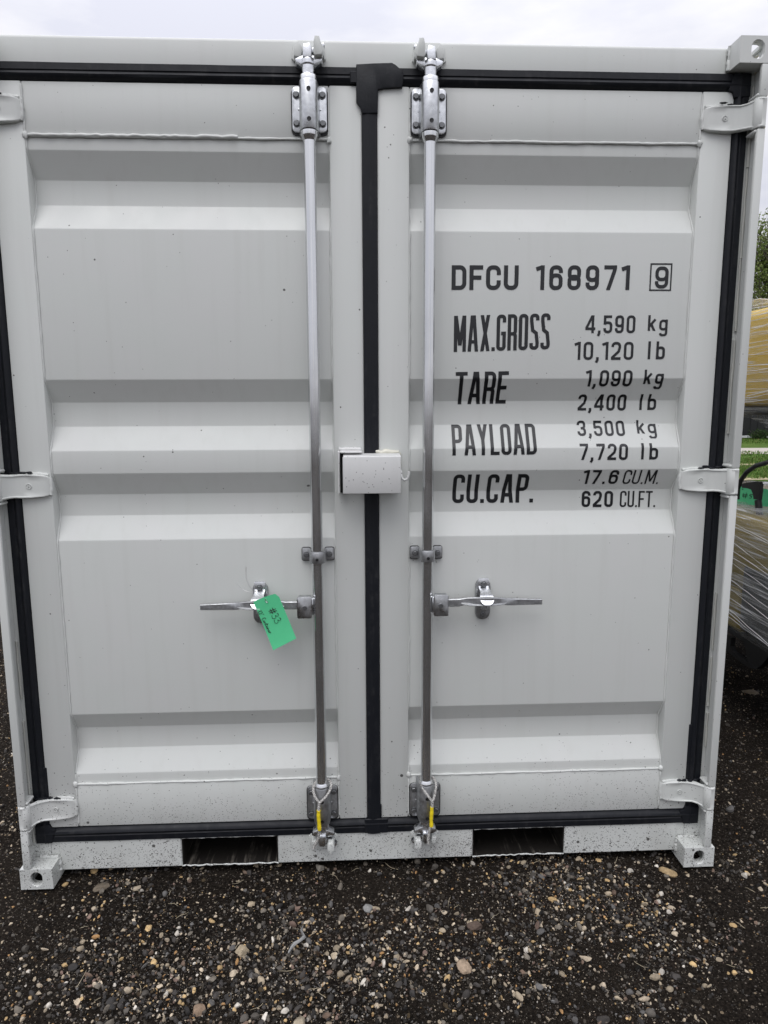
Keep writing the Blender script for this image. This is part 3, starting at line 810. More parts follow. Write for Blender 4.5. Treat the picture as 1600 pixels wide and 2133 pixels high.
def locking_bar(sx):
    x = sx * RODX; r = random.Random(40 + sx)
    b = MB(); b.lathe([(RODR, .205), (RODR, 2.326)], (x, RODY, 0), 'Z', 32)
    b.lathe([(.0172, 2.176), (.0212, 2.186), (.0222, 2.189), (.0222, 2.1995), (.020, 2.201)], (x, RODY, 0), 'Z', 32)
    b.lathe([(.0222, 2.3235), (.0222, 2.3355), (.0205, 2.338), (.0165, 2.340)], (x, RODY, 0), 'Z', 32)
    b.lathe([(.0222, .1770), (.0222, .1840), (.020, .1850)], (x, RODY, 0), 'Z', 32)
    b.lathe([(.0205, .3085), (.0225, .310), (.0225, .313), (.0172, .3205)], (x, RODY, 0), 'Z', 32)
    bar = b.build('locking_bar', ROD, cont, 40)
    # cam ends
    for top in (True, False):
        s = 1 if top else -1; z0 = 2.338 if top else .1775
        Z = lambda d: z0 + s * d
        b = MB()
        prof_ = [(.0160, 0), (.0160, .022), (.0178, .0235), (.0186, .027), (.0174, .032), (.0182, .036), (.0168, .039), (.011, .043), (.003, .050)]
        if not top: prof_ = [(.0130, 0), (.0130, .022), (.0145, .025), (.012, .034)]
        rings = [(rr, s * h + (z0)) for rr, h in prof_]
        b.lathe(rings, (x, RODY, 0), 'Z', 24)
        k = .040 if top else .034                        # head starts
        fan = [(-.030, k - .012), (-.012, k - .020), (.012, k - .020), (.036, k - .008), (.038, k - .001), (.018, k + .006), (-.014, k + .006), (-.034, k - .002)]
        b.prism([(x - sx * u, Z(v)) for u, v in fan], -.050, -.020, bev=.003)
        fin = [(-.013, k - .002), (.010, k - .002), (.012, k + .020), (.006, k + .033), (-.011, k + .030)]
        b.prism([(x - sx * u, Z(v)) for u, v in fin], -.060, -.010, bev=.0035)
        tip = [(.008, k + .016), (.030, k + .024), (.045, k + .036), (.041, k + .044), (.026, k + .036), (.008, k + .028)]
        b.prism([(x - sx * u, Z(v)) for u, v in tip], -.040, -.024, bev=.003)
        b.build('cam', PLATED, bar, 40)
        # painted keeper welded to header or sill: base, outer block and the inner finger
        b = MB(); zc = 2.414 if top else .096
        base = [(-.046, -.020), (-.038, -.027), (.038, -.027), (.046, -.020), (.040, .018), (.028, .026), (-.028, .026), (-.040, .018)]
        b.prism([(x + u, zc + s * v) for u, v in base], -.0085, .0005, bev=.003)
        blk = [(-.036, -.032), (-.018, -.034), (-.014, -.012), (-.020, .002), (-.032, -.004), (-.037, -.018)]
        if not top: blk = [(-.033, -.028), (-.020, -.030), (-.016, -.014), (-.022, -.008), (-.031, -.010)]
        b.prism([(x - sx * u, zc + s * v) for u, v in blk], -.050, -.006, bev=.0025)
        fg = [(.0155, -.030), (.020, -.036), (.038, -.034), (.041, -.026), (.0315, .010), (.020, .011), (.0165, -.004)]
        if not top: fg = [(.0150, -.024), (.0190, -.030), (.0330, -.030), (.0360, -.024), (.0365, -.006), (.0300, -.002), (.0270, .008), (.0230, .008), (.0190, -.002), (.0155, -.006)]
        b.prism([(x - sx * u, zc + s * v) for u, v in fg], -.066, -.040, bev=.0022)
        arm = [(.024, -.026), (.042, -.026), (.044, -.010), (.036, .006), (.026, .004)]
        if not top: arm = [(.022, -.024), (.036, -.024), (.038, -.010), (.030, -.004), (.024, -.006)]
        b.prism([(x - sx * u, zc + s * v) for u, v in arm], -.043, -.006, bev=.003)
        b.build('cam_keeper', PAINT, cont, 40)
    # guide brackets
    for top in (True, False):
        zc = 2.267 if top else .2315; h = .116 if top else .112; mm = ZINC if top else ZINCDULL
        b = MB(); b.prism(rrect(x, zc, .094, h, .012), -.0085, -.003, bev=.0018)
        saddle(b, x, (2.2012 if top else .1855), (2.3232 if top else .3080), .0245, -.042)
        for u in (-.028, .028): blob(b, x + u, -.0085, zc, .004, .002, .003, r)
        br = b.build('guide_bracket', mm, bar, 40)
        b = MB(); b.prism(rrect(x, zc - .004, .100, h + .004, .014), -.0031, .0012)
        b.build('backing_pad', BLACKPAD, bar, 0)
        for u in (-.0355, .0355):
            for v in (-.036, .036):
                b = MB(); hexbolt(b, x + u, -.0086, zc + v, .0078, .007, r.uniform(0, 1)); b.build('bolt', BOLT, bar, 30)
        b = MB()
        for v in ((.030, -.044) if top else (.036, -.030)):
            b.lathe([(.0058, -.0012), (.0050, -.0018), (.003, -.0012), (.0058, .002)], (x - sx * .0 + .0015, -.0667, zc + v), 'Y', 14)
        build_loose(b, 'grease_hole', BLACKHOLE, bar, 30)
    # middle clamp
    zc = 1.034
    b = MB()
    for s in (-1, 1): b.prism(rrect(x + s * .0345, zc + .0015, .027, .037, .006), -.0075, -.002, bev=.0015)
    saddle(b, x, zc - .017, zc + .017, .0225, -.0415)
    b.build('guide_clamp', ZINCDULL, bar, 40)
    b = MB()
    for s in (-1, 1): b.prism(rrect(x + s * .0345, zc + .0005, .029, .041, .007), -.0021, .0055)
    build_loose(b, 'backing_pad', BLACKPAD, bar, 0)
    for s in (-1, 1):
        b = MB(); hexbolt(b, x + s * .034, -.0076, zc, .0072, .007, r.uniform(0, 1)); b.build('bolt', BOLT, bar, 30)
    b = MB(); b.lathe([(.0046, -.0012), (.003, -.0016), (.0046, .002)], (x, -.0644, zc - .004), 'Y', 14); b.build('grease_hole', BLACKHOLE, bar, 30)
    # handle, hub and catch
    X = lambda u: sx * u
    b = MB()
    path = [(.205, -.052, .891, .0118), (.236, -.052, .8915, .0120), (.258, -.053, .892, .0118), (.280, -.058, .8985, .0100), (.300, -.066, .9015, .0095), (.330, -.069, .902, .0092), (.352, -.069, .9015, .0092), (.374, -.064, .899, .0095), (.398, -.055, .8930, .0105), (.403, -.052, .8915, .0108), (.440, -.050, .8905, .0100), (.5075, -.048, .8890, .0085)]
    rows = []
    for u, y, z, h in path:
        t_h = .0055
        rows.append([(X(u), y - t_h, z - h * .8), (X(u), y - t_h, z + h * .8), (X(u), y - t_h * .6, z + h), (X(u), y + t_h * .6, z + h), (X(u), y + t_h, z + h * .8), (X(u), y + t_h, z - h * .8), (X(u), y + t_h * .6, z - h), (X(u), y - t_h * .6, z - h)])
    V = b.grid(rows, True); b.bm.faces.new(V[0]); b.bm.faces.new(V[-1])
    # leaf-shaped wing on the middle of the handle
    wing = [(.262, -.060, .8905), (.285, -.072, .8885), (.33, -.077, .8885), (.37, -.074, .8885), (.398, -.060, .8895)]
    rows = [[(X(u), y, z + .0025), (X(u), y - .004, z), (X(u), y, z - .0028), (X(u), y + .010, z - .002), (X(u), y + .010, z + .006)] for u, y, z in wing]
    V = b.grid(rows, True); b.bm.faces.new(V[0]); b.bm.faces.new(V[-1])
    hd_ = b.build('door_handle', ZINCDULL, cont, 40)
    b = MB(); b.prism(rrect(X(.202), .8855, .044, .064, .005), -.064, -.0595, bev=.0010)
    b.box(*sorted((X(.183), X(.221))), -.063, -.040, .9125, .9180, bev=.002)
    b.box(*sorted((X(.183), X(.221))), -.046, -.041, .855, .918, bev=.0015)
    b.box(*sorted((X(.176), X(.185))), -.060, -.030, .862, .912, bev=.003)
    b.build('handle_hub', ZINC, hd_, 40)
    b = MB(); b.lathe([(.0066, -.0035), (.0075, -.001), (.0075, .001)], (X(.201), -.0645, .886), 'Y', 18); b.build('pivot_pin', BOLT, hd_, 40)
    cx = X(.3375)
    b = MB(); b.prism(rrect(cx, .887, .045, .128, .022), -.006, .0045, bev=.0015)
    b.box(cx - .010, cx + .010, -.040, -.004, .862, .880, bev=.003)
    b.box(*sorted((cx - sx * .023, cx - sx * .018)), -.020, -.003, .893, .922, bev=.0015)
    ct = b.build('handle_catch', ZINCDULL, cont, 40)
    b = MB()
    flap = [(.953, -.011, .0150), (.950, -.012, .0158), (.930, -.0125, .0155), (.926, -.018, .0150), (.919, -.052, .0155), (.916, -.060, .0185), (.909, -.068, .0205), (.901, -.0755, .0195), (.894, -.081, .0145), (.890, -.083, .0070)]
    A = [[(cx + k * h, y, z) for k in (-1, -.5, 0, .5, 1)] for z, y, h in flap]
    V = b.grid(A); V2 = b.grid([[(p[0], p[1] + .0045, p[2] + .001) for p in q] for q in A])
    for a_, c_ in ((V[0], V2[0]), (V[-1], V2[-1]), ([q[0] for q in V], [q[0] for q in V2]), ([q[-1] for q in V], [q[-1] for q in V2])):
        for k in range(len(a_) - 1): b.bm.faces.new((a_[k], a_[k + 1], c_[k + 1], c_[k]))
    b.build('catch_flap', PLATED, ct, 40)
    b = MB(); hexbolt(b, cx, -.0125, .936, .0074, .006, r.uniform(0, 1)); b.build('bolt', BOLT, ct, 30)
    b = MB(); hexbolt(b, cx, -.0062, .840, .0070, .005, r.uniform(0, 1)); b.build('bolt', BOLT, ct, 30)
locking_bar(-1); locking_bar(1)

# ------------------------------------------------------------------ lock box on the middle of the doors
b = MB(); yb = -.088; t = .0045
zt, zb, xl, xr = 1.3330, 1.2260, -.0840, .0805
b.box(xl, xr, yb, yb + t, zb, zt - .002, bev=.0022, seg=2)
b.prismx([(yb + .001, zt - .0035), (yb + .004, zt), (.0, zt + .002), (.0, zt - .004), (yb + .006, zt - .005)], xl + .002, xr)
b.box(xr - t, xr - .0005, yb + t, -.0005, zb + .004, zt - .0045)
b.box(.022, .026, yb + t, -.0005, zb + .006, zt - .0055)
lbx = b.build('lock_box', PAINT2, cont, 30)
b = MB(); r = random.Random(2)
pts = [(.012 + .068 * k / 10, -.003, 1.337 + r.uniform(-.001, .003)) for k in range(11)]; b.tube(pts, [r.uniform(.004, .008) for _ in pts], 8)
pts = [(.083, -.003, 1.335 - .1 * k / 10) for k in range(11)]; b.tube(pts, [r.uniform(.002, .005) for _ in pts], 8)
build_loose(b, 'weld_bead', paint_mat('yellowed_weld_paint', (.66, .64, .55), 2), lbx, 50)
b = MB(); hk = [(.0825, -.050, 1.287), (.083, -.056, 1.279), (.0835, -.060, 1.271), (.0865, -.062, 1.2645), (.0925, -.063, 1.2610), (.0985, -.063, 1.2630), (.1025, -.063, 1.2690), (.1045, -.063, 1.2770), (.1055, -.063, 1.2860)]
b.tube(hk, .0042, 10); b.build('padlock_hook', PAINT2, lbx, 60)
# open angle bracket on the left leaf that the box closes over
b = MB(); b.box(-.0985, -.0925, -.052, -.0005, 1.222, 1.3435, bev=.0018); b.box(-.0922, -.0285, -.052, -.0005, 1.3385, 1.3440, bev=.0018)
lp = b.build('lock_bracket', PAINT2, cont, 30)
b = MB(); pts = [(-.0965 + .066 * k / 10, -.002, 1.3455 + r.uniform(-.001, .002)) for k in range(11)]; b.tube(pts, [r.uniform(.004, .007) for _ in pts], 8); b.build('weld_bead', PAINT2, lp, 50)
b = MB(); b.box(-.0918, -.0790, -.030, -.0008, 1.222, 1.336); b.build('bracket_lining', BLACKPAD, lp, 0)

# ------------------------------------------------------------------ green tag wired to the left handle
tg = empty('paper_tag', tuple(at(545, 1245, -.082)), label='bright green paper tag with handwritten marker writing, wired to the left door handle', cat='tag')
org = Vector(tg.location)
def Zt(px, py): return Vector(at(400 + px / 5, 1130 + py / 5, -.084))      # zoomed photo coordinates of the tag
outl = [(640, 622), (668, 604), (828, 529), (866, 535), (906, 566), (1086, 1000), (846, 1122)]
C0 = Zt(640, 622); U = (Zt(845, 1122) - C0); Ux = (Zt(1086, 1000) - Zt(846, 1122))
def tagpoint(px, py, lift=0.0):
    p = Zt(px, py); v = (p - C0).dot(U) / U.length_squared
    return Vector((p.x, p.y + .004 * math.sin(v * 2.6) - .003 * max(0, v) ** 2 - lift, p.z)) - org
b = MB()
n = 14
def inter(f):                                             # rows across the card from top to bottom
    a = Vector((640, 622)).lerp(Vector((846, 1122)), f); c = Vector((906, 566)).lerp(Vector((1086, 1000)), f)
    return a, c
rows = [[tagpoint(*p) for p in [Vector((700, 589)).lerp(Vector((845, 534)), k / 6) for k in range(7)]]]
rows[0] = [tagpoint(668 + (866 - 668) * k / 6, 604 + (535 - 604) * k / 6 - (6 * math.sin(math.pi * k / 6))) for k in range(7)]
for i in range(n + 1):
    a, c = inter(i / n); rows.append([tagpoint(*a.lerp(c, k / 6)) for k in range(7)])
b.grid(rows)
tc_ = b.build('tag_card', GREEN, tg, 0)
sm = tc_.modifiers.new('thickness', 'SOLIDIFY'); sm.thickness = .0004; sm.offset = 0
def ink(name, strokes, fn, width, m, parent):
    b = MB()
    for st in strokes:
        P = [fn(*p) for p in st]
        b.tube(P, width / 2, 6, flat=.5)
    return b.build(name, m, parent, 60)
HAND = {'#': (.95, [[(.05, .30), (.80, .36)], [(.0, .64), (.86, .70)], [(.22, 0), (.36, 1)], [(.50, .0), (.64, 1)]]),
        '3': (.72, [[(.05, .88), (.25, 1), (.48, .86), (.42, .66), (.20, .55), (.50, .48), (.60, .25), (.42, .02), (.10, .06), (.02, .16)]]),
        '1': (.40, [[(.12, 0), (.18, 1)]]), '2': (.70, [[(.05, .78), (.22, 1), (.46, .84), (.34, .42), (.02, .03), (.58, .06)]]), "'": (.62, [[(.08, .82), (.12, 1.12)]]),
        'C': (.72, [[(.60, .86), (.38, 1), (.14, .74), (.08, .26), (.28, 0), (.60, .14)]]), 'o': (.50, [[(.22, .46), (.05, .30), (.10, .04), (.30, .04), (.38, .28), (.22, .46), (.44, .44)]]),
        'n': (.50, [[(.02, .46), (.05, 0), (.08, .30), (.26, .46), (.36, .30), (.38, 0)]]), 't': (.42, [[(.20, .95), (.14, .10), (.30, 0)], [(-.06, .58), (.44, .64)]]),
        'a': (.52, [[(.40, .42), (.20, .46), (.04, .20), (.18, 0), (.36, .22), (.42, .44), (.40, .06), (.50, .02)]]), 'i': (.26, [[(.10, .44), (.12, 0)], [(.12, .66), (.13, .72)]]),
        'e': (.46, [[(.06, .22), (.36, .26), (.26, .46), (.06, .28), (.18, 0), (.42, .08)]]), 'r': (.45, [[(.04, .46), (.08, 0)], [(.07, .24), (.20, .44), (.42, .44)]]), ' ': (.25, [])}
def handwrite(txt, ox, oy, h, spread=1.0):
    dx, dy = .462, .887; out_ = []; u = 0                # runs down the card, letter tops to the right
    for c in txt:
        adv, st = HAND[c]
        for q in st: out_.append([(ox + (u + a_ * spread) * h * dx + b_ * h * dy, oy + (u + a_ * spread) * h * dy - b_ * h * dx) for a_, b_ in q])
        u += adv * spread
    return out_
ink('tag_writing', handwrite('#33', 790, 704, 78, .94), lambda x, y: tagpoint(x, y, .0009), .0021, MARKER, tc_)
ink('tag_writing', handwrite("12' Container", 684, 722, 42, .99), lambda x, y: tagpoint(x, y, .0009), .0016, MARKER, tc_)
b = MB()
w1 = [(560, 262), (556, 320), (566, 395), (600, 460), (640, 500), (662, 505)]
w2 = [(458, 434), (500, 480), (560, 515), (620, 522), (662, 510), (715, 560), (755, 600), (772, 618), (790, 622)]
for wv, yy in ((w1, 0), (w2, .0)):
    b.tube([Zt(*p) - org + Vector((0, .008 + .003 * math.sin(i * 1.3) - .0012 * i, 0)) for i, p in enumerate(wv)], .0007, 6)
ring = [(762, 580), (776, 592), (772, 612), (788, 604), (792, 620), (776, 628), (764, 612), (762, 580)]
b.tube([tagpoint(*p, .0012) for p in ring], .0006, 6)
blob(b, *(Zt(661, 503) - org), .002, .002, .0022, random.Random(1))
b.build('wire', WIRE, tg, 60)

# ------------------------------------------------------------------ rope seals looped round the feet of the bars
def rope_seal(sx, strands, tail, ylw, tail2, label):
    x = sx * RODX
    e = empty('rope_seal', (x, -.075, .30), label=label, cat='rope seal', group='braided rope seals on the locking bars')
    o_ = Vector(e.location)
    P = lambda p, y: at(600 + p[0] * .225, 1580 + p[1] * .225, y) - o_
    def smooth(pts, n=5):
        q = []; 
        for i in range(len(pts) - 1):
            p0 = pts[max(i - 1, 0)]; p1 = pts[i]; p2 = pts[i + 1]; p3 = pts[min(i + 2, len(pts) - 1)]
            for k in range(n):
                t = k / n
                q.append(.5 * ((2 * p1) + (p2 - p0) * t + (2 * p0 - 5 * p1 + 4 * p2 - p3) * t * t + (3 * p1 - p0 - 3 * p2 + p3) * t ** 3))
        return q + [pts[-1]]
    def braid(b, path, r):
        # three strands laid round each other
        for s in range(3):
            pts = []; u = None; L_ = 0
            for i, p in enumerate(path):
                t = (path[min(i + 1, len(path) - 1)] - path[max(i - 1, 0)]).normalized()
                a = Vector((0, -1, 0)); v = t.cross(a).normalized(); a2 = v.cross(t)
                if i: L_ += (p - path[i - 1]).length
                ph = L_ / .0085 * 2 * math.pi / 2 + s * 2.094
                pts.append(p + (v * math.cos(ph) + a2 * math.sin(ph)) * r * .5)
            b.tube(pts, r * .62, 6)
    b = MB()
    for st, ys in strands: braid(b, smooth([P(p, y) for p, y in zip(st, ys)], 9), .0040)
    braid(b, smooth([P(p, -.079) for p in tail], 9), .0046)
    braid(b, smooth([P(p, y) for p, y in tail2], 9), .0042)
    build_loose(b, 'rope', ROPE, e, 60); b = MB()
    # behind the bar
    l0 = P(strands[0][0][0], strands[0][1][0]); r0 = P(strands[1][0][0], strands[1][1][0]); mid = (l0 + r0) / 2
    braid(b, smooth([l0, Vector((l0.x * .6 + r0.x * .4, -.014 - o_.y, mid.z + .006)), Vector((l0.x * .4 + r0.x * .6, -.014 - o_.y, mid.z + .006)), r0], 9), .0040)
    build_loose(b, 'rope', ROPE, e, 60)
    b = MB(); pth = smooth([P(p, -.0795) for p in ylw], 6); rr = random.Random(3 + sx)
    b.tube(pth, [.0058 + rr.uniform(-.0006, .0007) for _ in pth], 10); b.build('yellow_sleeve', YELLOWTAPE, e, 60)
rope_seal(-1, [([(252, 228), (236, 262), (236, 312), (256, 366), (290, 408)], (-.035, -.050, -.064, -.074, -.077)), ([(384, 205), (400, 245), (386, 300), (345, 362), (296, 408)], (-.035, -.050, -.064, -.074, -.077))],
          [(292, 404), (288, 440), (284, 486)], [(284, 480), (283, 540), (288, 600), (292, 662)], [((291, 655), -.078), ((290, 700), -.074), ((276, 750), -.070), ((255, 790), -.068), ((238, 832), -.066)],
          'white braided rope seal with yellow sleeve, looped round the left locking bar')
rope_seal(1, [([(1234, 190), (1230, 228), (1258, 292), (1298, 350), (1332, 392)], (-.035, -.050, -.064, -.074, -.077)), ([(1350, 185), (1370, 232), (1366, 300), (1352, 366), (1336, 398)], (-.035, -.050, -.064, -.074, -.077))],
          [(1334, 390), (1336, 420), (1333, 455)], [(1332, 448), (1330, 500), (1326, 570), (1328, 628)], [((1327, 620), -.078), ((1310, 670), -.076), ((1304, 720), -.074), ((1298, 760), -.074), ((1302, 792), -.073)],
          'white braided rope seal with yellow sleeve, looped round the right locking bar')

# ------------------------------------------------------------------ gravel
def stone_mat(name, attr):
    m = mat(name, (.2, .18, .15), .8, 0, .3); t = NT(m); p = t.pos()
    a = t.n('Attribute'); a.attribute_name = attr
    c = t.mixc(t.maprange(t.noise(p, 130, 4, .6), .42, .74, 0, .5), a.outputs['Color'], (.06, .05, .04))
    t.l(c, t.b.inputs['Base Color']); t.bump(t.noise(p, 300, 3), .35, .002); return m
STONE = stone_mat('gravel_stone', 'stone_colour')
def ico(sub):
    bm = bmesh.new(); bmesh.ops.create_icosphere(bm, subdivisions=sub, radius=1)
    v = np.array([q.co[:] for q in bm.verts]); f = np.array([[q.index for q in fa.verts] for fa in bm.faces]); bm.free(); return v, f
def variants(sub, n, amp):
    v0, f0 = ico(sub); out = []
    for k in range(n):
        v = v0.copy()
        for _ in range(9):                                # chop with random planes -> angular pebbles
            d = rng.normal(size=3); d /= np.linalg.norm(d); lim = rng.uniform(.38, .88)
            e = v @ d; v = v - np.outer(np.clip(e - lim, 0, None), d)
        v *= (1 + rng.normal(0, amp, (len(v), 1)))
        out.append(v)
    return out, f0
PAL = np.array([(.055, .05, .047), (.035, .033, .032), (.10, .090, .078), (.18, .158, .128), (.40, .33, .235), (.60, .50, .37), (.56, .39, .19), (.42, .24, .10), (.16, .11, .08), (.66, .61, .53), (.13, .126, .122), (.22, .15, .12)])
PALW = np.array([.16, .15, .13, .12, .12, .09, .07, .035, .06, .035, .07, .03]); PALW /= PALW.sum()
PATCH = [(1100, 1845, .13, 1.0), (1230, 1850, .12, 1.1), (1340, 1900, .13, 1.0), (1440, 1960, .11, .7), (1130, 1930, .10, .6), (850, 1960, .13, .6), (700, 1985, .14, .8), (560, 1965, .14, .7), (900, 2040, .14, .8), (1130, 2040, .13, .7), (1380, 2080, .12, .8), (650, 2080, .14, .8), (330, 1960, .15, .7), (180, 2060, .16, .8), (420, 2070, .14, .7), (560, 1820, .09, .7), (260, 1840, .10, .4),
         (430, 1870, .13, -.7), (760, 1880, .12, -.5), (1250, 1985, .09, -.6), (1010, 1890, .09, -.4), (1530, 1900, .14, -.7), (1560, 2080, .15, -.8), (1000, 2120, .10, -.4), (1240, 2110, .10, -.5), (80, 1900, .15, -.4)]
PATCH = [(on_ground(a_, b_), s_, w_) for a_, b_, s_, w_ in PATCH]
def density(x, y):
    n_ = np.array([mnoise.noise(Vector((a_ * 5.5, b_ * 7.5, 3.0))) + .6 * mnoise.noise(Vector((a_ * 16, b_ * 16, 8.0))) for a_, b_ in zip(x, y)])
    d = .27 + .50 * n_
    for p, s_, w_ in PATCH: d = d + .62 * w_ * np.exp(-((x - p.x) ** 2 + (y - p.y) ** 2) / (2 * s_ * s_))
    return np.clip(d, .035, 1.25)
def scatter(n, box, s0, s1, pw, sub, amp, sink=.3, bright=1.0, dens=True, excl=True):
    V, F = variants(sub, 8, amp)
    x = rng.uniform(box[0], box[1], n); y = rng.uniform(box[2], box[3], n)
    if dens:
        keep = rng.uniform(0, 1.2, n) < density(x, y); x, y = x[keep], y[keep]
    if excl:
        k = ~((np.abs(x) < 1.11) & (y > -.064) & ((y > .10) | (np.abs(x) > .98))); x, y = x[k], y[k]
    n = len(x); s = s0 + (s1 - s0) * rng.uniform(0, 1, n) ** pw
    sc = np.stack([s * rng.uniform(.7, 1.5, n), s * rng.uniform(.65, 1.15, n), s * rng.uniform(.45, .9, n)], -1)
    q = rng.normal(size=(n, 4)); q /= np.linalg.norm(q, axis=1)[:, None]; a, b_, c_, d_ = q.T
    Rm = np.stack([np.stack([1 - 2 * (c_ * c_ + d_ * d_), 2 * (b_ * c_ - a * d_), 2 * (b_ * d_ + a * c_)], -1), np.stack([2 * (b_ * c_ + a * d_), 1 - 2 * (b_ * b_ + d_ * d_), 2 * (c_ * d_ - a * b_)], -1), np.stack([2 * (b_ * d_ - a * c_), 2 * (c_ * d_ + a * b_), 1 - 2 * (b_ * b_ + c_ * c_)], -1)], 1)
    var = rng.integers(0, 8, n); VV = np.array(V)[var] * sc[:, None, :]
    VV = np.einsum('nij,nkj->nki', Rm, VV)
    z = gh(x, y) + s * (.50 - sink * rng.uniform(.3, 1.6, n))
    hz = np.where((np.abs(x) < 1.0) & (y > -.03), np.minimum(z, .019 - s * 1.0), z)
    VV = VV + np.stack([x, y, hz], -1)[:, None, :]
    col = PAL[rng.choice(len(PAL), n, p=PALW)] * rng.uniform(.7, 1.25, (n, 1)) * bright
    nv = len(V[0]); f = (F[None] + (np.arange(n) * nv)[:, None, None]).reshape(-1, 3)
    return VV.reshape(-1, 3), f, np.repeat(col, nv, 0)
def gravel_object(name, parts, m, smooth=True):
    co = []; fa = []; cl = []; o_ = 0
    for c, f, k in parts: co.append(c); fa.append(f + o_); cl.append(k); o_ += len(c)
    co, fa, cl = np.concatenate(co), np.concatenate(fa), np.concatenate(cl)
    o = np_mesh(name, co, fa, m, smooth, 3)
    if smooth:
        try: o.data.set_sharp_from_angle(angle=R_(38))
        except Exception: pass
    a = o.data.color_attributes.new('stone_colour', 'FLOAT_COLOR', 'POINT')
    a.data.foreach_set('color', np.concatenate([cl, np.ones((len(cl), 1))], 1).astype(np.float32).ravel())
    return link(o)
FR = (-1.55, 2.2, -.85, .06)
parts = [scatter(30000, FR, .0016, .0040, 1.6, 1, .05, bright=.8), scatter(11000, FR, .0035, .0075, 1.7, 1, .05), scatter(6800, FR, .0050, .0132, 2.1, 2, .016, .66, .92), scatter(260, FR, .012, .019, 2.2, 2, .02, .7, .8), scatter(16000, FR, .0022, .011, 2.4, 1, .10, .5, .085),
         scatter(26000, (1.1, 2.6, -.3, 4.5), .002, .006, 1.6, 1, .05), scatter(5200, (1.1, 2.8, -.3, 5.5), .006, .013, 1.8, 1, .03, .35), scatter(60, (1.1, 2.6, 0, 5), .014, .028, 2, 2, .015, .5),
         scatter(16000, (-2.1, -1.1, -.3, 2.6), .002, .006, 1.6, 1, .05), scatter(2800, (-2.2, -1.1, -.3, 3.5), .006, .013, 1.8, 1, .03, .35), scatter(30, (-2.0, -1.1, 0, 3), .014, .024, 2, 2, .015, .5),
         scatter(3500, (1.0, 7, 4.5, 10.5), .01, .024, 1.8, 1, .04, .3, 1.0, False), scatter(3500, (-6, -1.0, 2, 9), .01, .022, 1.8, 1, .04, .3, 1.0, False)]
gv = gravel_object('gravel', parts, STONE); tag(gv, kind='stuff')

# the few big stones one can tell apart
BIG = [((504, 1971), .023, (.40, .33, .23), 'pale tan rounded stone lying in the gravel below the left fork pocket'),
       ((768, 1884), .019, (.30, .30, .29), 'small rough grey quartz stone in the gravel below the centre of the doors'),
       ((988, 1926), .024, (.13, .095, .075), 'dark brown blocky stone in the gravel below the right fork pocket'),
       ((967, 2019), .024, (.42, .32, .23), 'pinkish tan lumpy stone near the bottom edge of the photo, right of centre'),
       ((1391, 1806), .021, (.40, .29, .16), 'long sandy orange stone lying beside the bottom right corner casting'),
       ((212, 1842), .027, (.17, .14, .105), 'flat brown stone lying beside the bottom left corner casting'),
       ((413, 2093), .022, (.30, .215, .15), 'reddish tan stone at the bottom left of the gravel'),
       ((622, 2128), .024, (.40, .34, .25), 'pale sandy stone cut by the bottom edge of the photo'),
       ((1567, 1437), .050, (.36, .30, .23), 'wide flat tan stone on the ground beside the black tyre'),
       ((667, 1800), .020, (.22, .20, .17), 'grey brown rounded stone just under the door sill, left of the rope seal')]
r = random.Random(77)
for (px, py), s, col, lab in BIG:
    p = on_ground(px, py, .004)
    bm = bmesh.new(); bmesh.ops.create_icosphere(bm, subdivisions=4, radius=1)
    pl = []
    for _ in range(9):
        d = Vector((r.gauss(0, 1), r.gauss(0, 1), r.gauss(0, 1))).normalized(); pl.append((d, r.uniform(.50, .86)))
    of = Vector((r.uniform(0, 99), r.uniform(0, 99), 0))
    s *= .84
    flat = .32 if 'flat' in lab else .68; long_ = 1.7 if 'long' in lab else 1.15; ang = r.uniform(0, 3) if 'long' not in lab else -.7
    for v in bm.verts:
        for d, lim in pl:
            e = v.co.dot(d)
            if e > lim: v.co -= d * (e - lim) * .9
        v.co *= 1 + .10 * mnoise.noise(v.co * 2.2 + of) + .06 * mnoise.noise(v.co * 6 + of) + .03 * mnoise.noise(v.co * 14 + of)
        v.co = Vector((v.co.x * s * long_, v.co.y * s, v.co.z * s * flat))
        v.co = Matrix.Rotation(ang, 3, 'Z') @ v.co
    b = MB(); b.bm.free(); b.bm = bm
    mm = mat('stone_' + lab.split()[0] + '_' + lab.split()[1], col, .85, 0, .2); t = NT(mm); pp = t.pos()
    t.l(t.mixc(t.maprange(t.noise(pp, 70, 6, .7), .38, .70, 0, .8), col, tuple(c * .35 for c in col)), t.b.inputs['Base Color']); t.bump(t.noise(pp, 110, 5), .6, .004)
    o = b.build('stone', mm, None, 60); o.location = (p.x, p.y, float(gh(np.array(p.x), np.array(p.y))) + s * flat * .22)
    tag(o, lab, 'stone', 'larger stones in the gravel')

# torn grey plastic strip and dry grass stalks on the ground
b = MB(); pts = [on_ground(x, y, .010) for x, y in ((631, 1929), (627, 1938), (634, 1947), (624, 1956), (614, 1965), (606, 1973), (600, 1982))]
rows = []
for i, p in enumerate(pts):
    wd = (.002, .0045, .0075, .0055, .008, .0042, .0022)[i]; d = Vector((.8, -.5, .25)).normalized()
    zz = .006 + .004 * math.sin(i * 1.9)
    rows.append([(p.x - d.x * wd, p.y - d.y * wd, zz), (p.x, p.y, zz + .006), (p.x + d.x * wd, p.y + d.y * wd, zz + .001)])
b.grid(rows); o = b.build('plastic_scrap', mat('grey_torn_plastic', (.34, .34, .33), .5), None, 60); sm = o.modifiers.new('thickness', 'SOLIDIFY'); sm.thickness = .001
tag(o, 'torn grey plastic scrap lying on the gravel below the centre of the container', 'scrap')
b = MB(); r = random.Random(12)
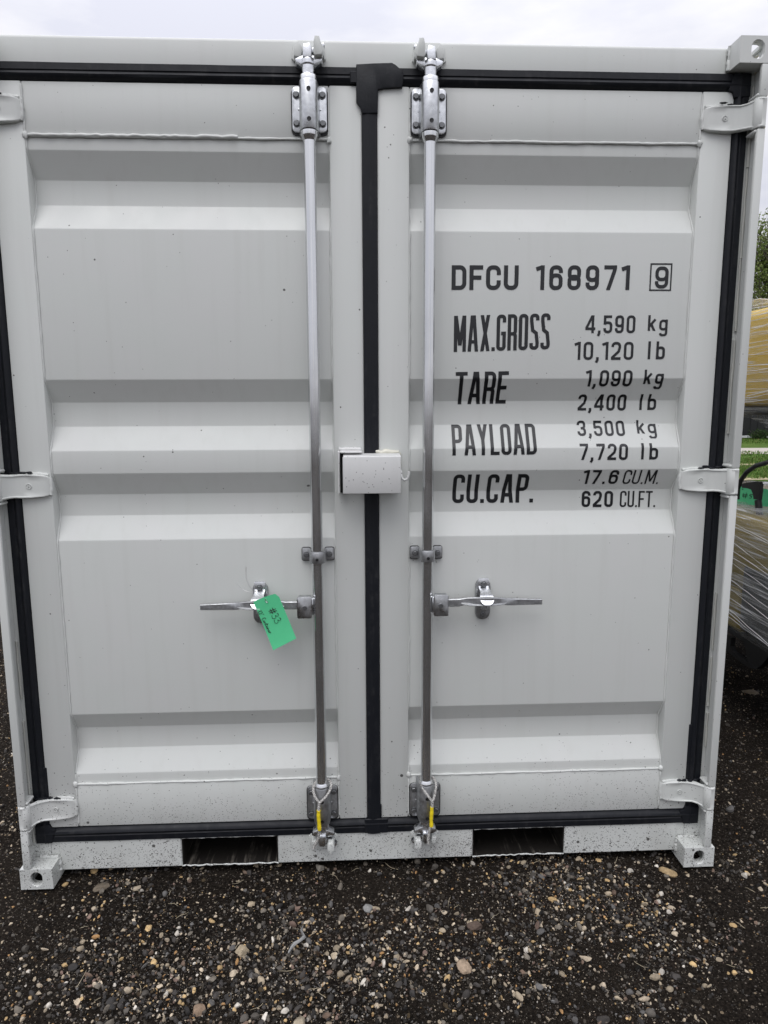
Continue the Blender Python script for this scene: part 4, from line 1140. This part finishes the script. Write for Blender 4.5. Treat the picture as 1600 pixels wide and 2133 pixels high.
for _ in range(80):
    x, y = r.uniform(-1.4, 1.7), r.uniform(-.8, .02); a = r.uniform(0, 6.28); ln = r.uniform(.012, .05); bend = r.uniform(-.6, .6)
    pts = []
    for k in range(5):
        f = k / 4; pts.append((x + math.cos(a + bend * f) * ln * f, y + math.sin(a + bend * f) * ln * f, float(gh(np.array(x), np.array(y))) + .004 + .010 * f * r.uniform(.2, 1)))
    b.tube(pts, [.0007, .0008, .0007, .0006, .0003], 4)
o = b.build('dry_grass', mat('dry_stalk', (.34, .29, .20), .8), None, 0); tag(o, kind='stuff')

# ------------------------------------------------------------------ grass blades of the lawn
def blades(n, xr, yr, h0, h1, wd):
    x = rng.uniform(*xr, n); y = rng.uniform(*yr, n)
    k = ~((y > 15.2) & (y < 21.8) & (np.abs(y - (20.2 - .031 * x)) < 1.9)) & ~((y > 13.4) & (y < 14.1) & (rng.uniform(0, 1, n) < .7)); x, y = x[k], y[k]; n = len(x)
    h = rng.uniform(h0, h1, n); a = rng.uniform(0, 6.28, n); w_ = rng.uniform(.6, 1.2, n) * wd
    dx, dy = np.cos(a) * w_, np.sin(a) * w_; lx, ly = rng.normal(0, .4, n) * h, rng.normal(0, .4, n) * h
    co = np.stack([np.stack([x - dx, y - dy, np.full(n, .008)], -1), np.stack([x + dx, y + dy, np.full(n, .008)], -1), np.stack([x + lx, y + ly, h], -1)], 1).reshape(-1, 3)
    return co, np.arange(3 * n).reshape(n, 3), np.repeat(np.array([(.06, .125, .018), (.085, .16, .028), (.13, .18, .04), (.22, .21, .08)])[rng.choice(4, n, p=[.4, .35, .18, .07])], 3, 0)
gm = mat('grass_blade', (.08, .15, .03), .7, 0, .2); t = NT(gm); a = t.n('Attribute'); a.attribute_name = 'stone_colour'; t.l(a.outputs['Color'], t.b.inputs['Base Color'])
o = gravel_object('grass', [blades(42000, (5, 17), (10.8, 15.5), .03, .085, .012), blades(26000, (7, 22), (15.5, 26), .03, .08, .02), blades(12000, (-16, 6), (10.8, 16), .03, .08, .016)], gm, False); tag(o, kind='stuff')

# ------------------------------------------------------------------ wrapped machine beside the container
def on_side(px, py, X):
    d = ray(px, py); t = (X - CAM.x) / d.x; return CAM + d * t
MX = 1.72
mach = empty('wrapped_machine', (2.2, 1.25, 0), label='yellow and black compact machine wrapped in clear stretch film, parked right of the container', cat='machine')
mo = Vector(mach.location)
YEL = mat('machine_yellow_paint', (.50, .32, .035), .4); t_ = NT(YEL); t_.l(t_.mixc(t_.noise(t_.pos(), 3, 4), (.60, .39, .02), (.68, .46, .04)), t_.b.inputs['Base Color'])
BLK = mat('black_machine_steel', (.008, .008, .009), .5); TYRE = mat('tyre_rubber', (.007, .007, .0075), .8)
DKG = mat('dark_machine_panel', (.03, .032, .035), .5)
def film_mat():
    m = bpy.data.materials.new('stretch_film'); m.use_nodes = True; t = NT(m); b = t.b
    b.inputs['Base Color'].default_value = (.75, .76, .77, 1); b.inputs['Roughness'].default_value = .22
    g = t.n('TexCoord'); mp_ = t.n('Mapping'); mp_.inputs['Rotation'].default_value = (R_(-9), 0, 0); mp_.inputs['Scale'].default_value = (1, .7, 17); t.l(g.outputs['Object'], mp_.inputs[0])
    s1 = t.noise(mp_.outputs[0], 2.2, 6, .62)
    mp2 = t.n('Mapping'); mp2.inputs['Rotation'].default_value = (R_(7), 0, 0); mp2.inputs['Scale'].default_value = (1, 1.2, 40); t.l(g.outputs['Object'], mp2.inputs[0])
    s2 = t.noise(mp2.outputs[0], 2.5, 5, .6)
    st = t.math('ADD', t.maprange(s1, .50, .70, 0, .50), t.maprange(s2, .56, .68, 0, .62))
    al = t.math('ADD', st, .12, True)
    t.l(al, b.inputs['Alpha'])
    t.bump(t.math('ADD', s1, s2), .8, .012)
    return m
FILM = film_mat()
P = lambda x0, x1, y0, y1, z0, z1: (x0 - mo.x, x1 - mo.x, y0 - mo.y, y1 - mo.y, z0, z1)
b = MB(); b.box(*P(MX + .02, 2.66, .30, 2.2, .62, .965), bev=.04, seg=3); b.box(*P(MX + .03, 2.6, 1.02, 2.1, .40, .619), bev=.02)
DKY = mat('lower_body_dark_yellow', (.27, .205, .045), .45); b.build('lower_body', DKY, mach)  # lower body coloured darker and duller than the yellow upper body
b = MB(); b.box(*P(MX + .012, 2.64, .34, 1.00, .43, .74), bev=.02, seg=2); b.box(*P(MX + .016, MX + .3, .60, .78, .74, .97), bev=.01)
b.box(*P(MX + .05, 2.60, .40, 2.1, .36, .399), bev=.01)
b.build('side_panel', DKG, mach)
def wrap(x0, x1, y0, y1, z0, z1, seed, ny=46, nz=26, skirt=0.0):
    r = random.Random(seed); b = MB(); rows = []
    per = []
    def side(a, c, n):
        for k in range(n): per.append((a[0] + (c[0] - a[0]) * k / n, a[1] + (c[1] - a[1]) * k / n))
    q = .06
    side((x0, y1 - q), (x0, y0 + q), ny); side((x0, y0 + q), (x0 + q, y0), 4); side((x0 + q, y0), (x1 - q, y0), 24); side((x1 - q, y0), (x1, y0 + q), 4)
    side((x1, y0 + q), (x1, y1 - q), 24); side((x1, y1 - q), (x1 - q, y1), 4); side((x1 - q, y1), (x0 + q, y1), 24); side((x0 + q, y1), (x0, y1 - q), 4)
    cx, cy = (x0 + x1) / 2, (y0 + y1) / 2
    for j in range(nz + 1):
        f = j / nz; row = []
        for i, (x, y) in enumerate(per):
            z = z0 + (z1 - z0) * f
            wob = mnoise.noise(Vector((x * 3 + seed, y * 1.3, z * 26 + y * 4.0))) * .007 + mnoise.noise(Vector((x * 2, y * 2 + seed, z * 5))) * .010
            d = Vector((x - cx, y - cy)).normalized()
            pull = -.05 * max(0, f - .93) / .07 - .03 * max(0, .06 - f) / .06
            zz = z + .018 * mnoise.noise(Vector((x * 3, y * 3, seed * 3.1))) * (1 if j in (0, nz) else .3) + .03 * mnoise.noise(Vector((x * 1.2, y * 1.2, seed * 1.7 + f)))
            row.append((x + d.x * (wob + pull) - mo.x, y + d.y * (wob + pull) - mo.y, zz))
        rows.append(row)
    b.grid(rows, True)
    # top sheet pulled over
    top = rows[-1]; c_ = Vector((cx - mo.x, cy - mo.y, z1 + .0)); prev = top
    rr = []
    for f in (.06, .15, .4, .8): rr.append([tuple(Vector(p).lerp(c_, f) + Vector((0, 0, .016 * mnoise.noise(Vector(p) * 9 + Vector((f * 5, 0, 0)))))) for p in top])
    b.grid([top] + rr, True)
    return b.build('stretch_film', FILM, mach, 50)
wrap(MX, 2.70, .27, 2.26, .395, .985, 3)
b = MB(); b.box(*P(MX + .05, 2.62, .32, 2.1, 1.455, 1.90), bev=.06, seg=4)
b.build('upper_body', YEL, mach)
b = MB(); b.box(*P(MX + .06, 2.6, .36, 2.0, 1.42, 1.454), bev=.01); b.build('canopy_frame', DKG, mach)
wrap(MX + .03, 2.64, .29, 2.15, 1.43, 1.925, 8)
# slack flap of film hanging under the upper body
b = MB(); rows = []
for i in range(9):
    y = .86 + .5 * i / 8
    rows.append([(MX + .06 + .03 * math.sin(i) - mo.x, y - mo.y, 1.435), (MX + .08 - mo.x, y - mo.y, 1.415), (MX + .10 + .02 * math.sin(i * 2) - mo.x, y - mo.y, 1.405 - .045 * math.sin(math.pi * min(1, i / 5)) )])
b.grid(rows); b.build('film_flap', FILM, mach, 60)
# twisted strands of film
b = MB(); r = random.Random(31)
for k in range(26):
    lo = k % 2 == 0; z0 = r.uniform(.45, .95) if lo else r.uniform(1.47, 1.9); sl = r.uniform(.10, .24) if lo else r.uniform(-.12, .06)
    ya, yb_ = (.30, r.uniform(1.0, 1.9)) if r.random() < .6 else (r.uniform(.3, .7), 1.9); xx = MX - .009 if lo else MX + .021
    zz = lambda f: min(max(z0 + sl * (f - .4) , .41 if lo else 1.44), .98 if lo else 1.915)
    pts = [(xx - mo.x + r.uniform(-.002, .002), ya + (yb_ - ya) * f - mo.y, zz(f) + r.uniform(-.002, .002)) for f in np.linspace(0, 1, 14)]
    b.tube(pts, [r.uniform(.0005, .0016) for _ in pts], 5)
build_loose(b, 'film_strand', mat('bunched_film', (.74, .75, .76), .25), mach, 60, -.0008)
# wheels
for wx in (MX + .06, 2.44):
    for wy in (.50, 1.95):
        b = MB(); rr_ = .245
        b.lathe([(rr_ * .60, 0), (rr_ * .90, .005), (rr_ * .985, .03), (rr_, .06), (rr_, .14), (rr_ * .985, .17), (rr_ * .90, .195), (rr_ * .6, .2)], (wx - mo.x, wy - mo.y, rr_ - .004), 'X', 40)
        for k in range(22):
            a = 2 * math.pi * k / 22; R3 = Matrix.Rotation(a, 3, 'X')
            c = Vector((wx + .10 - mo.x, wy - mo.y, rr_ - .004)) + R3 @ Vector((0, 0, rr_))
            b.box(c.x - .085, c.x + .085, c.y - .013, c.y + .013, c.z - .011, c.z + .011, bev=.004, rot=R3)
        wl = b.build('wheel', TYRE, mach, 40)
        b = MB(); b.lathe([(.05, -.004), (.13, .0), (.147, .02), (.147, .18), (.13, .2), (.05, .204)], (wx - mo.x, wy - mo.y, rr_ - .004), 'X', 30); b.build('rim', BLK, wl, 40)
# black bracket under the wrapped body
def side_poly(pts, x0, x1):
    q = [on_side(px, py, MX + .03) for px, py in pts]
    b.prismx([(p.y - mo.y, p.z) for p in q], x0 - mo.x, x1 - mo.x)
b = MB(); side_poly([(1546, 1325), (1549, 1338), (1554, 1356), (1556, 1374), (1566, 1386), (1576, 1393), (1588, 1384), (1602, 1366), (1602, 1335)], MX + .03, MX + .06)
side_poly([(1508, 1322), (1506, 1336), (1512, 1353), (1534, 1372), (1560, 1391), (1576, 1394), (1570, 1386), (1545, 1370), (1527, 1357), (1522, 1346), (1524, 1328)], MX + .028, MX + .05)
b.build('bracket', BLK, mach, 30)
for mx_, my_ in ((2.05, .45), (2.5, .45), (2.12, .90), (2.5, .90)):
    b = MB(); b.box(*P(mx_, mx_ + .08, my_, my_ + .08, .98, 1.44), bev=.01); b.build('mast', BLK, mach)
# control lever and hose
lp_ = [on_side(x, y, MX + .10) - mo for x, y in ((1585, 1092), (1582, 1066), (1579, 1042))]
b = MB(); b.tube(lp_, .0155, 14); b.build('lever', BLK, mach)
b = MB(); q = [on_side(x, y, MX + .10) for x, y in ((1573, 1040), (1572, 1030), (1568, 1020), (1560, 1017), (1549, 1016), (1547, 1011), (1550, 1007), (1562, 1005), (1578, 1003), (1585, 1004), (1587, 1010), (1586, 1025), (1584, 1041))]
b.prismx([(p.y - mo.y, p.z) for p in q], MX + .092 - mo.x, MX + .108 - mo.x); b.build('lever_grip', BLK, mach, 40)
hp = [on_side(x, y, MX + .04) - mo for x, y in ((1536, 1040), (1537, 1018), (1543, 1001), (1556, 983), (1575, 970), (1600, 963), (1625, 966), (1645, 985), (1655, 1030))]
b = MB(); b.tube(hp, .0105, 12); b.build('hose', BLK, mach)
# card on top of the machine
tg2 = empty('paper_tag', (1.98, 1.0, 1.02), label='green paper tag marked with a five, on the wrapped machine behind its lever', cat='tag')
o2 = Vector(tg2.location); TX = MX + .16
tp = lambda px, py, l=0: on_side(px, py, TX) + Vector((-l, -l, 0)) - o2
b = MB(); q = [(1527, 1009), (1605, 1020), (1606, 1056), (1525, 1049)]
rows = [[tp(q[0][0] + (q[1][0] - q[0][0]) * k / 8, q[0][1] + (q[1][1] - q[0][1]) * k / 8) for k in range(9)], [tp(q[3][0] + (q[2][0] - q[3][0]) * k / 8, q[3][1] + (q[2][1] - q[3][1]) * k / 8) for k in range(9)]]
b.grid(rows); c2 = b.build('tag_card', GREEN, tg2, 0); sm = c2.modifiers.new('thickness', 'SOLIDIFY'); sm.thickness = .0006; sm.offset = 0
Q = lambda x, y: tp(1480 + x * .09375, 1000 + y * .09375, .0012)
ink('tag_writing', [[(705, 330), (820, 318)], [(712, 362), (825, 350)], [(742, 285), (738, 330), (728, 385)], [(800, 280), (790, 330), (775, 400)], [(955, 325), (880, 312), (872, 345), (905, 352), (918, 380), (900, 402), (862, 398)],
                   [(708, 180), (704, 200), (716, 212), (728, 196)], [(1128, 232), (1140, 244), (1150, 228), (1178, 240)]], Q, .0035, MARKER, c2)

# ------------------------------------------------------------------ dark building, shrub and tree in the distance
bld = empty('metal_building', (16, 25.1, 0), label='long dark metal clad building beyond the lawn, seen between the container and the wrapped machine', cat='building')
BW = mat('dark_cladding', (.005, .0055, .0065), .7); ROOFM = mat('dark_roofing', (.03, .032, .035), .5); WHT = mat('pale_footing', (.55, .56, .57), .7); GLS = mat('dark_glass', (.01, .012, .015), .1)
b = MB(); rows = []; xs_ = []
x = -14.0
while x < 16: xs_ += [(x, 0), (x + .22, 0), (x + .24, .03), (x + .28, .03)]; x += .3
b.grid([[(xx, -dy, z) for xx, dy in xs_] for z in (.13, 3.6)]); b.box(-14, 16, .05, 9, .13, 3.6)
b.build('wall', BW, bld, 0)
b = MB(); b.prismx([(-.35, 3.55), (-.35, 3.65), (4.5, 4.9), (9.4, 3.65), (9.4, 3.55)], -14.3, 16.3); b.build('roof', ROOFM, bld, 0)
b = MB(); b.box(-14, 16, -.04, .0, .04, .129); b.build('footing', WHT, bld, 0)
b = MB(); b.box(2.0, 2.95, -.06, -.035, .14, 2.2); b.build('door', ROOFM, bld, 0)
for wx in (-8, -4, 6, 10):
    b = MB(); b.box(wx, wx + 1.2, -.06, -.032, 1.2, 2.3, bev=.01); f = b.build('window', ROOFM, bld, 0)
    b = MB(); b.box(wx + .07, wx + 1.13, -.064, -.0605, 1.27, 2.23); b.build('pane', GLS, f, 0)
LEAF = bpy.data.materials.new('leaf'); LEAF.use_nodes = True; t = NT(LEAF); b_ = t.b; b_.inputs['Roughness'].default_value = .55; b_.inputs['Specular IOR Level'].default_value = .25
a = t.n('Attribute'); a.attribute_name = 'stone_colour'; t.l(a.outputs['Color'], b_.inputs['Base Color'])
tr = t.n('BsdfTranslucent'); t.l(a.outputs['Color'], tr.inputs[0]); mxs = t.n('MixShader'); mxs.inputs[0].default_value = .4
t.l(b_.outputs[0], mxs.inputs[1]); t.l(tr.outputs[0], mxs.inputs[2]); t.l(mxs.outputs[0], t.t.nodes['Material Output'].inputs[0])
BARK = mat('bark', (.09, .075, .06), .9)
def leaf_mesh(name, pts, size, parent, cols, upright=.3):
    n = len(pts); pts = np.array(pts)
    d1 = rng.normal(size=(n, 3)); d1[:, 2] += upright; d1 /= np.linalg.norm(d1, axis=1)[:, None]
    d2 = np.cross(d1, rng.normal(size=(n, 3))); d2 /= np.linalg.norm(d2, axis=1)[:, None]
    s = (size * rng.uniform(.6, 1.3, n))[:, None]
    co = np.stack([pts, pts + d1 * s * .5 + d2 * s * .32, pts + d1 * s, pts + d1 * s * .5 - d2 * s * .32], 1).reshape(-1, 3)
    o = np_mesh(name, co, np.arange(4 * n).reshape(n, 4), LEAF, False); c = np.array(cols)[rng.integers(0, len(cols), n)] * rng.uniform(.75, 1.2, (n, 1))
    at_ = o.data.color_attributes.new('stone_colour', 'FLOAT_COLOR', 'POINT'); at_.data.foreach_set('color', np.concatenate([np.repeat(c, 4, 0), np.ones((4 * n, 1))], 1).astype(np.float32).ravel())
    link(o, parent); return o
tree = empty('leafy_tree', (19.9, 31.6, 0), label='tall spring green tree with upright twigs, behind the dark building', cat='tree')
r = random.Random(5); b = MB(); tips = []
b.tube([(0, 0, -.1), (.05, .02, 2.0), (-.04, .0, 4.2), (.03, 0, 6.5), (0, 0, 9.0)], [.24, .19, .14, .09, .02], 10)
for k in range(64):
    z = 2.0 + 6.2 * (k / 64) ** .9; a = k * 2.4; ln = (2.5 - .22 * z) * r.uniform(.8, 1.25) + .7
    p0 = Vector((0, 0, z)); d = Vector((math.cos(a) * .62, math.sin(a) * .62, .78)); pts = [p0]
    for s in range(1, 7): pts.append(p0 + Vector((d.x * ln * s / 6, d.y * ln * s / 6, d.z * ln * s / 6 + .05 * s * s / 6)) + Vector((r.uniform(-.06, .06), r.uniform(-.06, .06), 0)))
    b.tube(pts, [.05 * (1 - s / 7) + .006 for s in range(7)], 5); tips += [(pts[s], s / 6) for s in range(2, 7)]
    for s in range(2, 7):
        for q in range(2):
            e = pts[s] + Vector((r.uniform(-.45, .45), r.uniform(-.45, .45), r.uniform(.25, 1.0))); b.tube([pts[s], (pts[s] + e) / 2 + Vector((r.uniform(-.05, .05), 0, 0)), e], [.014, .01, .004], 4)
            for f in (.4, .7, 1.0): tips.append((pts[s].lerp(e, f), 1))
b.build('trunk', BARK, tree, 60)
lp = []
for p, f in tips:
    for _ in range(r.randint(2, 10)): lp.append((p.x + r.gauss(0, .13), p.y + r.gauss(0, .13), p.z + r.gauss(0, .15)))
leaf_mesh('crown', lp, .125, tree, [(.16, .22, .055), (.21, .27, .075), (.12, .17, .04), (.25, .29, .10)])
sh = empty('low_shrub', (15.75, 24.4, 0), label='small round green shrub at the foot of the dark building', cat='shrub')
b = MB(); lp = []
for k in range(26):
    a = r.uniform(0, 6.28); l_ = r.uniform(.15, .45); e = Vector((math.cos(a) * l_, math.sin(a) * l_ * .7, r.uniform(.12, .34))); b.tube([(0, 0, 0), e * .5 + Vector((0, 0, .03)), e], [.012, .009, .004], 5)
    for _ in range(40): lp.append((e.x * r.uniform(.4, 1.1) + r.gauss(0, .06), e.y * r.uniform(.4, 1.1) + r.gauss(0, .06), max(.02, e.z * r.uniform(.3, 1.1) + r.gauss(0, .04))))
b.build('stem', BARK, sh, 60); leaf_mesh('foliage', lp, .06, sh, [(.035, .07, .02), (.05, .09, .025)])

bpy.context.view_layer.update()
